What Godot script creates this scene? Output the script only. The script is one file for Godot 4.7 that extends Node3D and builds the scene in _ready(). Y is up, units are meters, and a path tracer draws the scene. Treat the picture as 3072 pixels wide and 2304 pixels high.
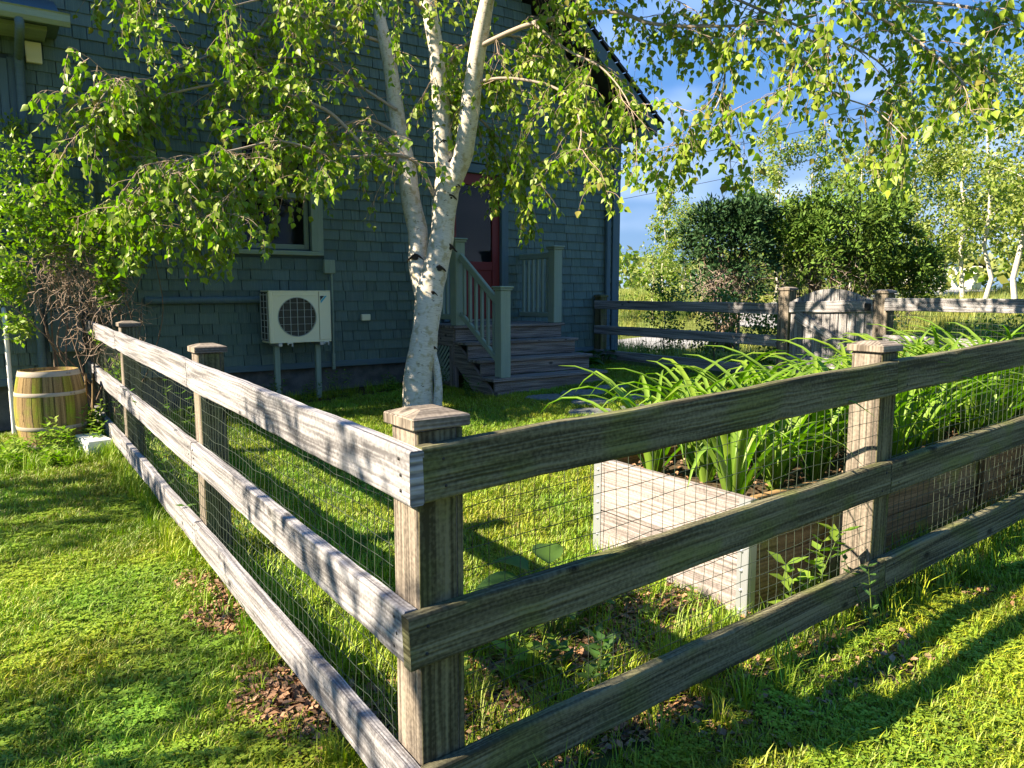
extends Node3D
# Garden corner with a weathered rail fence, a multi-stemmed birch, a shingled house and a raised bed.
# World axes: x runs along the fence on the right and the house wall, -z along the fence on the left.

class MB:
	var v := PackedVector3Array()
	var n := PackedVector3Array()
	var uv := PackedVector2Array()
	var c := PackedColorArray()
	var ix := PackedInt32Array()
	var col := Color.WHITE
	func vert(p: Vector3, nn: Vector3, t := Vector2.ZERO) -> int:
		v.append(p); n.append(nn); uv.append(t); c.append(col)
		return v.size() - 1
	# flat polygon, turned to face along hint
	func poly(ps: Array, hint: Vector3, uvs: Array) -> void:
		var nn: Vector3 = (ps[1] - ps[0]).cross(ps[2] - ps[0])
		if nn.length_squared() < 1e-16 and ps.size() > 3:
			nn = (ps[2] - ps[0]).cross(ps[3] - ps[0])
		nn = nn.normalized()
		var flip := nn.dot(hint) < 0.0
		if flip: nn = -nn
		var b := v.size()
		for i in ps.size():
			vert(ps[i], nn, uvs[i])
		for i in range(1, ps.size() - 1):
			if flip: ix.append_array(PackedInt32Array([b, b + i, b + i + 1]))
			else: ix.append_array(PackedInt32Array([b, b + i + 1, b + i]))
	func mesh(m: Material = null) -> ArrayMesh:
		var a := []
		a.resize(Mesh.ARRAY_MAX)
		a[Mesh.ARRAY_VERTEX] = v; a[Mesh.ARRAY_NORMAL] = n; a[Mesh.ARRAY_TEX_UV] = uv; a[Mesh.ARRAY_COLOR] = c; a[Mesh.ARRAY_INDEX] = ix
		var r := ArrayMesh.new()
		r.add_surface_from_arrays(Mesh.PRIMITIVE_TRIANGLES, a)
		if m: r.surface_set_material(0, m)
		return r

var rng := RandomNumberGenerator.new()
var taken := {}
var M := {}
var bumps := FastNoiseLite.new()
var patches := FastNoiseLite.new()
var CAM := Vector3(-0.838, 1.47, 1.575)

func rf(a: float, b: float) -> float: return rng.randf_range(a, b)

# ---------- naming and tagging
func numbered(called: String) -> String:
	var k: int = taken.get(called, 0)
	taken[called] = k + 1
	return called if k == 0 else "%s_%03d" % [called, k]

func tag(o: Node, label := "", category := "", group := "", kind := "") -> Node:
	if label: o.set_meta("label", label)
	if category: o.set_meta("category", category)
	if group: o.set_meta("group", group)
	if kind: o.set_meta("kind", kind)
	return o

func thing(called: String, label: String, category: String, at := Vector3.ZERO, turn := 0.0, group := "") -> Node3D:
	var o := Node3D.new()
	o.name = numbered(called)
	add_child(o)
	o.position = at
	o.rotation.y = turn
	tag(o, label, category, group)
	return o

func part(called: String, m: Mesh, mat: Material, parent: Node, t := Transform3D.IDENTITY) -> MeshInstance3D:
	var o := MeshInstance3D.new()
	o.name = called
	o.mesh = m
	if mat: o.material_override = mat
	o.transform = t
	parent.add_child(o, true)
	return o

func top(called: String, m: Mesh, mat: Material, label: String, category: String, group := "", kind := "") -> MeshInstance3D:
	var o := MeshInstance3D.new()
	o.name = numbered(called)
	o.mesh = m
	if mat: o.material_override = mat
	add_child(o)
	tag(o, label, category, group, kind)
	return o

# ---------- ground height
func gy(x: float, z: float) -> float:
	var near := clampf((16.0 - Vector2(x - 3.0, z + 3.0).length()) / 8.0, 0.0, 1.0)
	var dip := 0.75 * smoothstep(7.7, 12.5, x) * (1.0 - smoothstep(17.5, 22.0, x))
	return -dip + 0.04 * clampf(x, -8.0, 34.0) - 0.013 * clampf(z, -26.0, 6.0) + bumps.get_noise_2d(x, z) * 0.014 * near

# ---------- solids
func box(b: MB, lo: Vector3, hi: Vector3, ch := 0.0, grain := -1, t := Transform3D.IDENTITY, us := 1.0) -> void:
	var h := (hi - lo) * 0.5
	var mid := (hi + lo) * 0.5
	var g := grain
	if g < 0: g = 0 if h.x >= h.y and h.x >= h.z else (1 if h.y >= h.z else 2)
	ch = minf(ch, minf(h.x, minf(h.y, h.z)) * 0.9)
	var off := Vector2(rng.randf() * 3.0, rng.randf() * 3.0)
	var uvof := func(p: Vector3, k: int) -> Vector2:
		if k == g:
			return Vector2(p[(g + 1) % 3] * 0.3, p[(g + 2) % 3]) * us + off
		var o2: int = 3 - g - k
		return Vector2(p[g], p[o2]) * us + off
	var pt := func(s: Vector3, k: int) -> Vector3:
		var p := Vector3.ZERO
		for a in 3: p[a] = s[a] * (h[a] if a == k else h[a] - ch)
		return p
	for k in 3:
		for s in [-1.0, 1.0]:
			var a: int = (k + 1) % 3
			var d: int = (k + 2) % 3
			var ps := []
			var us2 := []
			for q in [[-1, -1], [1, -1], [1, 1], [-1, 1]]:
				var sv := Vector3.ZERO
				sv[k] = s; sv[a] = q[0]; sv[d] = q[1]
				var p: Vector3 = pt.call(sv, k)
				us2.append(uvof.call(p + mid, k))
				ps.append(t * (p + mid))
			var hint := Vector3.ZERO
			hint[k] = s
			b.poly(ps, t.basis * hint, us2)
	if ch <= 0.0: return
	for k in 3:   # edges along axis k
		var a: int = (k + 1) % 3
		var d: int = (k + 2) % 3
		for sa in [-1.0, 1.0]:
			for sd in [-1.0, 1.0]:
				var s0 := Vector3.ZERO
				s0[a] = sa; s0[d] = sd; s0[k] = -1.0
				var s1 := s0
				s1[k] = 1.0
				var raw := [pt.call(s0, a), pt.call(s1, a), pt.call(s1, d), pt.call(s0, d)]
				var ps := []
				var us2 := []
				for p: Vector3 in raw:
					ps.append(t * (p + mid))
					us2.append(uvof.call(p + mid, a if a != g else d))
				var hint := Vector3.ZERO
				hint[a] = sa; hint[d] = sd
				b.poly(ps, t.basis * hint, us2)
	for sx in [-1.0, 1.0]:
		for sy in [-1.0, 1.0]:
			for sz in [-1.0, 1.0]:
				var s := Vector3(sx, sy, sz)
				var ps := []
				var us2 := []
				for k in 3:
					var p: Vector3 = pt.call(s, k)
					ps.append(t * (p + mid))
					us2.append(uvof.call(p + mid, (g + 1) % 3))
				b.poly(ps, t.basis * s, us2)

func box_mesh(lo: Vector3, hi: Vector3, ch := 0.0, grain := -1, us := 1.0) -> ArrayMesh:
	var b := MB.new()
	box(b, lo, hi, ch, grain, Transform3D.IDENTITY, us)
	return b.mesh()

# weathered board along +x from 0 to len, y 0..h, z 0..t: uneven edges, worn corners
func plank(ln: float, h: float, t: float, sd: int, rough := 1.0) -> ArrayMesh:
	var b := MB.new()
	var nz := FastNoiseLite.new()
	nz.seed = sd
	nz.frequency = 1.0
	var r2 := RandomNumberGenerator.new()
	r2.seed = sd
	var segs := maxi(4, int(ln / 0.07))
	var off := Vector2(r2.randf() * 5.0, r2.randf() * 5.0)
	var nick := []
	for i in int(ln * 2.2): nick.append([r2.randf() * ln, r2.randf_range(0.02, 0.06), r2.randf_range(0.002, 0.008), r2.randi() % 4])
	var rings := []
	for i in segs + 1:
		var x := ln * i / segs
		var c := 0.0045 + 0.002 * nz.get_noise_2d(x * 4.0, 9.0)
		var wob := Vector3(0, nz.get_noise_2d(x * 0.8, 1.0) * 0.007, nz.get_noise_2d(x * 0.6, 5.0) * 0.005) * rough
		var e := [0.0, 0.0, 0.0, 0.0]
		for k in 4: e[k] = c + maxf(0.0, nz.get_noise_2d(x * 7.0, 20.0 + k * 7.0)) * 0.004 * rough
		for q in nick:
			if absf(x - q[0]) < q[1]: e[q[3]] += q[2] * rough * (1.0 - absf(x - q[0]) / q[1])
		var up := nz.get_noise_2d(x * 5.0, 40.0) * 0.0025 * rough
		var dn := nz.get_noise_2d(x * 5.0, 50.0) * 0.0025 * rough
		var y0 := dn
		var y1 := h + up
		rings.append([
			Vector3(x, y0, e[0] * 0.7) + wob, Vector3(x, y0, t - e[1] * 0.7) + wob,
			Vector3(x, y0 + e[1], t) + wob, Vector3(x, y1 - e[2], t) + wob,
			Vector3(x, y1, t - e[2] * 0.7) + wob, Vector3(x, y1, e[3] * 0.7) + wob,
			Vector3(x, y1 - e[3], 0) + wob, Vector3(x, y0 + e[0], 0) + wob])
	var per := [0.0, t, t, t + h, t + h, t + t + h, t + t + h, t + t + h + h, t + t + h + h]
	var hints := [Vector3(0, -1, 0), Vector3(0, -1, 1), Vector3(0, 0, 1), Vector3(0, 1, 1), Vector3(0, 1, 0), Vector3(0, 1, -1), Vector3(0, 0, -1), Vector3(0, -1, -1)]
	for i in segs:
		for k in 8:
			var k2 := (k + 1) % 8
			var x0: float = rings[i][0].x
			var x1: float = rings[i + 1][0].x
			b.poly([rings[i][k], rings[i + 1][k], rings[i + 1][k2], rings[i][k2]], hints[k],
				[Vector2(x0, per[k]) + off, Vector2(x1, per[k]) + off, Vector2(x1, per[k + 1]) + off, Vector2(x0, per[k + 1]) + off])
	for e in [0, segs]:
		var us2 := []
		for p: Vector3 in rings[e]: us2.append(Vector2(p.z * 0.25, p.y) + off)
		b.poly(rings[e], Vector3(-1 if e == 0 else 1, 0, 0), us2)
	return b.mesh()

func tube(b: MB, pts: Array, radii: Array, sides := 6, ucount := 1.0, lump := 0.0, sd := 0) -> void:
	var a := Vector3.ZERO
	var nz := FastNoiseLite.new()
	nz.seed = sd
	nz.frequency = 1.0
	var run := 0.0
	var base := b.v.size()
	for i in pts.size():
		var d: Vector3
		if i == 0: d = pts[1] - pts[0]
		elif i == pts.size() - 1: d = pts[i] - pts[i - 1]
		else: d = pts[i + 1] - pts[i - 1]
		d = d.normalized()
		if i == 0: a = d.cross(Vector3(0.31, 0.11, 0.94) if absf(d.z) < 0.9 else Vector3(0.94, 0.11, 0.31)).normalized()
		else: a = (a - d * a.dot(d)).normalized()
		var e := d.cross(a)
		if i > 0: run += pts[i].distance_to(pts[i - 1])
		for k in sides + 1:
			var th := TAU * k / sides
			var o := a * cos(th) + e * sin(th)
			var r: float = radii[i]
			if lump > 0.0: r *= 1.0 + lump * nz.get_noise_3d(cos(th) * 1.2, sin(th) * 1.2, run * 3.0)
			b.vert(pts[i] + o * r, o, Vector2(ucount * k / sides, run))
	for i in pts.size() - 1:
		for k in sides:
			var p := base + i * (sides + 1) + k
			var q := p + sides + 1
			b.ix.append_array(PackedInt32Array([p, q, p + 1, p + 1, q, q + 1]))

func smooth_line(pts: Array, steps: int) -> Array:
	var out := []
	for i in pts.size() - 1:
		var p0: Vector3 = pts[maxi(i - 1, 0)]
		var p1: Vector3 = pts[i]
		var p2: Vector3 = pts[i + 1]
		var p3: Vector3 = pts[mini(i + 2, pts.size() - 1)]
		for s in steps:
			out.append(p1.cubic_interpolate(p2, p0, p3, float(s) / steps))
	out.append(pts[-1])
	return out

func lathe(b: MB, prof: Array, sides: int, axis_t := Transform3D.IDENTITY, a0 := 0.0, a1 := TAU, closed_caps := false) -> void:
	var base := b.v.size()
	for i in prof.size():
		var p: Vector2 = prof[i]
		var d: Vector2 = (prof[mini(i + 1, prof.size() - 1)] - prof[maxi(i - 1, 0)]).normalized()
		for k in sides + 1:
			var th := a0 + (a1 - a0) * k / sides
			var o := Vector3(cos(th), 0, sin(th))
			var nn := (o * d.y - Vector3.UP * d.x).normalized()
			b.vert(axis_t * (o * p.x + Vector3.UP * p.y), axis_t.basis * nn, Vector2(p.y, (th) * p.x))
	for i in prof.size() - 1:
		for k in sides:
			var p := base + i * (sides + 1) + k
			var q := p + sides + 1
			b.ix.append_array(PackedInt32Array([p, p + 1, q, p + 1, q + 1, q]))

# pointed leaf folded along its rib: d towards the tip, nn across its upper face
func leaf(b: MB, p: Vector3, d: Vector3, nn: Vector3, l: float, w: float, fold := 0.25, wide := 0.36, full := false) -> void:
	var s := d.cross(nn).normalized()
	nn = s.cross(d).normalized()
	var m := p + d * l * wide - nn * w * fold * 0.5
	if full:
		leaf_full(b, p, d, nn, s, l, w, fold)
		return
	var tip := p + d * l
	var a := p + d * l * wide + s * w * 0.5 + nn * w * fold * 0.4
	var e := p + d * l * wide - s * w * 0.5 + nn * w * fold * 0.4
	var n1 := (nn - s * fold).normalized()
	var n2 := (nn + s * fold).normalized()
	var i := b.v.size()
	b.vert(p, nn); b.vert(a, n1); b.vert(tip, nn); b.vert(e, n2); b.vert(m, nn)
	b.ix.append_array(PackedInt32Array([i, i + 4, i + 1, i + 1, i + 4, i + 2, i, i + 3, i + 4, i + 3, i + 2, i + 4]))

# egg-shaped leaf with a drawn-out tip
func leaf_full(b: MB, p: Vector3, d: Vector3, nn: Vector3, s: Vector3, l: float, w: float, fold: float) -> void:
	var n1 := (nn - s * fold).normalized()
	var n2 := (nn + s * fold).normalized()
	var i := b.v.size()
	b.vert(p, nn)
	for q in [[0.16, 0.40], [0.36, 0.50], [0.62, 0.28]]:
		var c: Vector3 = p + d * l * q[0] - nn * l * 0.10 * q[0] * q[0]
		var up: Vector3 = nn * w * fold * q[1]
		b.vert(c + s * w * q[1] + up, n1); b.vert(c, nn); b.vert(c - s * w * q[1] + up, n2)
	b.vert(p + d * l - nn * l * 0.10, nn)
	b.ix.append_array(PackedInt32Array([i, i + 2, i + 1, i, i + 3, i + 2]))
	for k in 2:
		var a := i + 1 + k * 3
		b.ix.append_array(PackedInt32Array([a, a + 1, a + 3, a + 1, a + 4, a + 3, a + 1, a + 2, a + 4, a + 2, a + 5, a + 4]))
	var e := i + 7
	b.ix.append_array(PackedInt32Array([e, e + 1, e + 3, e + 1, e + 2, e + 3]))

func scrap(b: MB, p: Vector3, d: Vector3, nn: Vector3, l: float, w: float) -> void:
	var s := d.cross(nn).normalized()
	var i := b.v.size()
	b.vert(p, nn); b.vert(p + d * l * 0.45 + s * w * 0.5, nn); b.vert(p + d * l, nn); b.vert(p + d * l * 0.45 - s * w * 0.5, nn)
	b.ix.append_array(PackedInt32Array([i, i + 2, i + 1, i, i + 3, i + 2]))

func rdir() -> Vector3:
	var y := rf(-1, 1)
	var a := rf(0, TAU)
	var r := sqrt(1.0 - y * y)
	return Vector3(cos(a) * r, y, sin(a) * r)

func vary(c: Color, amt: float) -> Color:
	var k := 1.0 + rf(-amt, amt)
	var h := rf(-amt, amt) * 0.35
	return Color(c.r * k * (1.0 + h), c.g * k, c.b * k * (1.0 - h))

# ---------- textures
func noise_bytes(w: int, h: int, sw: int, sh: int, sd: int, freq: float, oct := 3) -> PackedByteArray:
	var f := FastNoiseLite.new()
	f.seed = sd
	f.frequency = freq
	f.fractal_octaves = oct
	var im := f.get_seamless_image(sw, sh)
	im.convert(Image.FORMAT_L8)
	if sw != w or sh != h: im.resize(w, h, Image.INTERPOLATE_CUBIC)
	return im.get_data()

# returns [colour texture, normal texture]; colours linear
func wood_tex(sd: int, dark: Color, light: Color, stain: Color, stain_share: float, knots: int, contrast := 1.0) -> Array:
	var w := 1024
	var h := 512
	var fine := noise_bytes(w, h, 20, 512, sd, 0.14, 3)
	var mid := noise_bytes(w, h, 22, 256, sd + 1, 0.055, 3)
	var big := noise_bytes(w, h, 256, 128, sd + 2, 0.02, 4)
	var spk := noise_bytes(w, h, 1024, 512, sd + 3, 0.11, 2)
	var r2 := RandomNumberGenerator.new()
	r2.seed = sd
	var ks := []
	for i in knots: ks.append([r2.randi() % w, r2.randi() % h, r2.randf_range(6, 13)])
	var im := Image.create(w, h, false, Image.FORMAT_RGB8)
	var hm := Image.create(w, h, false, Image.FORMAT_L8)
	var px := PackedByteArray()
	px.resize(w * h * 3)
	var hp := PackedByteArray()
	hp.resize(w * h)
	for y in h:
		for x in w:
			var k := y * w + x
			var g := fine[k] / 255.0
			var q := mid[k] / 255.0
			var t := clampf(0.5 + ((g - 0.5) * 0.95 + (q - 0.5) * 0.8 + (spk[k] / 255.0 - 0.5) * 0.55) * contrast, 0.0, 1.0)
			if g < 0.27: t *= 0.55
			var s := clampf((big[k] / 255.0 - 1.0 + stain_share) * 3.5, 0.0, 1.0)
			var c := dark.lerp(light, t)
			c = c.lerp(Color(stain.r * (0.5 + t), stain.g * (0.5 + t), stain.b * (0.5 + t)), s)
			px[k * 3] = int(255 * clampf(linear_to_s(c.r), 0, 1))
			px[k * 3 + 1] = int(255 * clampf(linear_to_s(c.g), 0, 1))
			px[k * 3 + 2] = int(255 * clampf(linear_to_s(c.b), 0, 1))
			hp[k] = int(clampf(40 + g * 150 + q * 50, 0, 255))
	for kn in ks:
		var r: float = kn[2]
		for dy in range(-int(r * 1.6), int(r * 1.6)):
			for dx in range(-int(r * 3.2), int(r * 3.2)):
				var e := Vector2(dx / (r * 1.9), dy / r).length()
				if e > 1.5: continue
				var k: int = posmod(kn[1] + dy, h) * w + posmod(kn[0] + dx, w)
				var a := 0.5 + 0.5 * clampf((e - 0.35) * 1.3, 0.0, 1.0) + 0.08 * sin(e * 15.0)
				for ch in 3: px[k * 3 + ch] = int(clampf(px[k * 3 + ch] * a, 0, 255))
	im.set_data(w, h, false, Image.FORMAT_RGB8, px)
	hm.set_data(w, h, false, Image.FORMAT_L8, hp)
	hm.bump_map_to_normal_map(2.2)
	return [ImageTexture.create_from_image(im), ImageTexture.create_from_image(hm)]

func linear_to_s(x: float) -> float:
	return x * 12.92 if x < 0.0031308 else 1.055 * pow(x, 1.0 / 2.4) - 0.055

func mat(c: Color, rough := 0.8, spec := 0.3) -> StandardMaterial3D:
	var m := StandardMaterial3D.new()
	m.albedo_color = c.linear_to_srgb()
	m.roughness = rough
	m.metallic_specular = spec
	return m

func wood_mat(tx: Array, scale := Vector3(0.5, 1.0, 1), tint := Color.WHITE, bump := 1.0) -> StandardMaterial3D:
	var m := mat(tint, 0.85, 0.25)
	m.albedo_texture = tx[0]
	m.normal_enabled = true
	m.normal_texture = tx[1]
	m.normal_scale = bump
	m.uv1_scale = scale
	m.vertex_color_use_as_albedo = true
	return m

func leaf_mat(back: Color, rough := 0.45, spec := 0.4) -> StandardMaterial3D:
	var m := mat(Color.WHITE, rough, spec)
	m.vertex_color_use_as_albedo = true
	m.backlight_enabled = true
	m.backlight = back
	m.cull_mode = BaseMaterial3D.CULL_DISABLED
	return m

func speckle_tex(sd: int, a: Color, b2: Color, c2: Color, freq := 0.05) -> ImageTexture:
	var w := 512
	var n1 := noise_bytes(w, w, w, w, sd, freq, 5)
	var n2 := noise_bytes(w, w, w, w, sd + 9, 0.2, 2)
	var px := PackedByteArray()
	px.resize(w * w * 3)
	for k in w * w:
		var t := clampf((n1[k] / 255.0 - 0.5) * 1.8 + 0.5, 0, 1)
		var c := a.lerp(b2, t).lerp(c2, clampf((n2[k] / 255.0 - 0.55) * 2.5, 0, 1))
		px[k * 3] = int(255 * linear_to_s(c.r)); px[k * 3 + 1] = int(255 * linear_to_s(c.g)); px[k * 3 + 2] = int(255 * linear_to_s(c.b))
	var im := Image.create_from_data(w, w, false, Image.FORMAT_RGB8, px)
	return ImageTexture.create_from_image(im)

func bark_tex() -> Array:
	var w := 512
	var h := 1024
	var n1 := noise_bytes(w, h, 64, 1024, 71, 0.09, 4)
	var n2 := noise_bytes(w, h, 256, 256, 72, 0.03, 4)
	var n3 := noise_bytes(w, h, 80, 1024, 73, 0.10, 3)
	var n4 := noise_bytes(w, h, 512, 1024, 74, 0.02, 5)
	var px := PackedByteArray()
	px.resize(w * h * 3)
	var hp := PackedByteArray()
	hp.resize(w * h)
	for k in w * h:
		var t := n1[k] / 255.0
		var c := Color(0.46, 0.41, 0.33).lerp(Color(0.66, 0.615, 0.53), t)
		c = c.lerp(Color(0.33, 0.27, 0.13), clampf((n2[k] / 255.0 - 0.55) * 2.4, 0, 0.7))
		var len2 := n3[k] / 255.0
		c = c.lerp(Color(0.24, 0.19, 0.14), clampf((0.27 - len2) * 6.0, 0.0, 0.7))
		var dk := n4[k] / 255.0
		if dk > 0.80: c = c.lerp(Color(0.09, 0.075, 0.06), clampf((dk - 0.80) * 14.0, 0, 0.85))
		px[k * 3] = int(255 * linear_to_s(c.r)); px[k * 3 + 1] = int(255 * linear_to_s(c.g)); px[k * 3 + 2] = int(255 * linear_to_s(c.b))
		hp[k] = int(clampf(len2 * 160 + 60 - (dk - 0.5) * 120, 0, 255))
	var im := Image.create_from_data(w, h, false, Image.FORMAT_RGB8, px)
	var hm := Image.create_from_data(w, h, false, Image.FORMAT_L8, hp)
	hm.bump_map_to_normal_map(2.0)
	return [ImageTexture.create_from_image(im), ImageTexture.create_from_image(hm)]

func materials() -> void:
	var silver := wood_tex(11, Color(0.115, 0.108, 0.108), Color(0.375, 0.36, 0.36), Color(0.27, 0.255, 0.24), 0.34, 6, 1.2)
	var olive_shaded := wood_tex(23, Color(0.048, 0.043, 0.024), Color(0.185, 0.170, 0.10), Color(0.105, 0.108, 0.042), 0.52, 7, 1.3)  # rail wood again, darker and olive: shade painted into the grain
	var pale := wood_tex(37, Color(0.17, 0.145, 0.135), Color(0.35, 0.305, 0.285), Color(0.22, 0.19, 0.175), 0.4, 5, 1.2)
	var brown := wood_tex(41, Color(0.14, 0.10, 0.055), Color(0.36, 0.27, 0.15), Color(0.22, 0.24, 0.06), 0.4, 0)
	M.rail = wood_mat(silver)
	M.rail_shade = wood_mat(olive_shaded)  # shaded copy of the rail wood for the right run
	M.post = wood_mat(silver, Vector3(0.5, 1, 1), Color(0.80, 0.70, 0.55))
	M.post_shade = wood_mat(olive_shaded, Vector3(0.5, 1, 1), Color(1.0, 0.96, 0.9))  # post wood with shade already in its colour
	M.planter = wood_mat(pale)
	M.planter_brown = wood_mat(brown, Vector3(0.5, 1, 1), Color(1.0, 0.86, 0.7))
	M.deck = wood_mat(silver, Vector3(0.5, 1, 1), Color(0.80, 0.72, 0.62))
	M.stave = wood_mat(brown, Vector3(0.5, 1.6, 1), Color(0.95, 0.88, 0.72))
	M.stave_moss = wood_mat(brown, Vector3(0.5, 1.6, 1), Color(0.85, 1.0, 0.35))
	M.shingle = wood_mat(wood_tex(53, Color(0.072, 0.112, 0.10), Color(0.165, 0.228, 0.195), Color(0.135, 0.18, 0.15), 0.3, 0, 0.55), Vector3(0.8, 1.6, 1), Color.WHITE, 0.6)
	M.shingle_tints = []
	for i in 6:
		var m: StandardMaterial3D = M.shingle.duplicate()
		m.uv1_offset = Vector3(i * 0.37, i * 0.21, 0)
		var k := 0.88 + 0.05 * i
		m.albedo_color = Color(k * (0.97 + 0.02 * (i % 3)), k, k * (1.03 - 0.03 * (i % 2))).linear_to_srgb()
		M.shingle_tints.append(m)
	M.trim = wood_mat(wood_tex(59, Color(0.21, 0.265, 0.205), Color(0.29, 0.355, 0.275), Color(0.24, 0.28, 0.21), 0.25, 0, 0.5), Vector3(0.5, 1, 1), Color.WHITE, 0.4)
	M.trim_blue = wood_mat(wood_tex(61, Color(0.085, 0.13, 0.145), Color(0.125, 0.18, 0.195), Color(0.105, 0.14, 0.145), 0.25, 0, 0.5), Vector3(0.5, 1, 1), Color.WHITE, 0.4)
	M.wall = mat(Color(0.06, 0.09, 0.095))
	M.red = mat(Color(0.15, 0.014, 0.012), 0.5, 0.4)
	M.dark = mat(Color(0.012, 0.012, 0.012), 0.7)
	M.glass = mat(Color(0.02, 0.025, 0.025), 0.06, 0.28)
	M.glass.transparency = BaseMaterial3D.TRANSPARENCY_ALPHA
	M.glass.albedo_color.a = 0.25
	M.white = mat(Color(0.74, 0.73, 0.68), 0.5, 0.4)
	M.acbody = mat(Color(0.78, 0.73, 0.50), 0.45, 0.4)
	M.acdark = mat(Color(0.07, 0.065, 0.05), 0.6)
	M.acgrille = mat(Color(0.42, 0.44, 0.38), 0.5)
	M.metal = mat(Color(0.45, 0.47, 0.48), 0.45, 0.5)
	M.metal.metallic = 0.7
	M.hoop = mat(Color(0.36, 0.31, 0.24), 0.7)
	M.rivet = mat(Color(0.30, 0.25, 0.19), 0.6)
	M.wire = mat(Color(0.05, 0.065, 0.045), 0.5, 0.4)
	M.iron = mat(Color(0.03, 0.028, 0.026), 0.6)
	M.roof = mat(Color(0.05, 0.05, 0.052), 0.9)
	M.stone = mat(Color.WHITE, 0.85)
	M.stone.albedo_texture = speckle_tex(91, Color(0.10, 0.105, 0.10), Color(0.20, 0.20, 0.195), Color(0.08, 0.10, 0.04), 0.02)
	M.stone.uv1_triplanar = true
	M.stone.uv1_scale = Vector3(1.5, 1.5, 1.5)
	M.concrete = mat(Color.WHITE, 0.9)
	M.concrete.albedo_texture = speckle_tex(95, Color(0.085, 0.09, 0.085), Color(0.15, 0.15, 0.14), Color(0.06, 0.07, 0.05), 0.012)
	M.concrete.uv1_triplanar = true
	M.concrete.uv1_scale = Vector3(0.8, 0.8, 0.8)
	M.gravel = mat(Color.WHITE, 0.95)
	M.gravel.albedo_texture = speckle_tex(97, Color(0.24, 0.235, 0.23), Color(0.40, 0.39, 0.38), Color(0.20, 0.19, 0.17), 0.06)
	M.gravel.uv1_triplanar = true
	M.gravel.uv1_world_triplanar = true
	M.gravel.uv1_scale = Vector3(0.5, 0.5, 0.5)
	M.soil = mat(Color.WHITE, 0.95, 0.1)
	M.soil.albedo_texture = speckle_tex(99, Color(0.035, 0.026, 0.016), Color(0.10, 0.075, 0.045), Color(0.14, 0.10, 0.06), 0.03)
	M.soil.uv1_triplanar = true
	M.soil.uv1_scale = Vector3(1.2, 1.2, 1.2)
	M.ground = mat(Color.WHITE, 0.95, 0.1)
	M.ground.albedo_texture = speckle_tex(101, Color(0.35, 0.35, 0.35), Color(0.9, 0.9, 0.85), Color(0.7, 0.6, 0.4), 0.03)
	M.ground.uv1_triplanar = true
	M.ground.uv1_world_triplanar = true
	M.ground.uv1_scale = Vector3(0.7, 0.7, 0.7)
	M.ground.vertex_color_use_as_albedo = true
	var bk := bark_tex()
	M.bark = mat(Color.WHITE, 0.75, 0.3)
	M.bark.albedo_texture = bk[0]
	M.bark.normal_enabled = true
	M.bark.normal_texture = bk[1]
	M.bark.normal_scale = 0.8
	M.bark.uv1_scale = Vector3(1, 1.1, 1)
	M.scar = mat(Color(0.035, 0.028, 0.022), 0.9)
	M.twig = mat(Color(0.34, 0.25, 0.18), 0.8)
	M.branch = mat(Color(0.36, 0.29, 0.23), 0.8)
	M.brownbark = mat(Color(0.16, 0.115, 0.08), 0.9)
	M.leaf = leaf_mat(Color(0.72, 0.9, 0.12))
	M.grass = leaf_mat(Color(0.6, 0.75, 0.1), 0.5, 0.35)
	M.cedar = leaf_mat(Color(0.25, 0.3, 0.05), 0.6, 0.25)
	M.litter = leaf_mat(Color(0.2, 0.15, 0.1), 0.8, 0.2)
	M.logo_dark = mat(Color(0.02, 0.03, 0.05), 0.5)
	M.logo_blue = mat(Color(0.05, 0.38, 0.50), 0.5)

func _ready() -> void:
	rng.seed = 20240611
	bumps.seed = 5
	bumps.frequency = 0.55
	patches.seed = 17
	patches.frequency = 0.9
	patches.fractal_octaves = 3
	# camera
	var cam := Camera3D.new()
	cam.name = "camera"
	add_child(cam)
	cam.position = CAM
	cam.rotation_degrees = Vector3(-7.09, -35.16, 0)
	cam.fov = 54.94
	cam.near = 0.05
	cam.far = 1500.0
	cam.current = true
	# sky and sun
	var env := Environment.new()
	env.background_mode = Environment.BG_SKY
	var sky := Sky.new()
	var sm := ProceduralSkyMaterial.new()
	sm.sky_top_color = Color(0.035, 0.25, 0.76).linear_to_srgb()
	sm.sky_horizon_color = Color(0.34, 0.52, 0.74).linear_to_srgb()
	sm.sky_curve = 0.17
	sm.ground_bottom_color = Color(0.06, 0.07, 0.04).linear_to_srgb()
	sm.ground_horizon_color = Color(0.12, 0.14, 0.12).linear_to_srgb()
	sm.sun_angle_max = 3.0
	sm.sky_cover = cloud_cover()
	sm.sky_cover_modulate = Color(1, 1, 1, 1)
	sky.sky_material = sm
	env.sky = sky
	env.background_energy_multiplier = 0.31
	env.tonemap_mode = Environment.TONE_MAPPER_LINEAR
	env.tonemap_exposure = 3.9
	env.sdfgi_enabled = true
	env.ssao_enabled = true
	env.ssil_enabled = true
	var we := WorldEnvironment.new()
	we.name = "environment"
	we.environment = env
	add_child(we)
	var sun := DirectionalLight3D.new()
	sun.name = "sun"
	sun.light_energy = 1.6
	sun.light_angular_distance = 0.55
	sun.light_color = Color(1.0, 0.94, 0.84)
	sun.shadow_enabled = true
	sun.basis = Basis.looking_at(Vector3(1.34, -1.0, 0.46).normalized())
	add_child(sun)
	materials()
	print("materials")
	build_ground()
	build_house()
	print("house")
	build_porch()
	build_heat_pump()
	build_fences()
	print("fences")
	build_planter()
	build_birch()
	print("birch")
	build_left_corner()
	build_background()
	print("background")
	build_small_plants()
	build_grass()
	print("grass")

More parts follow.
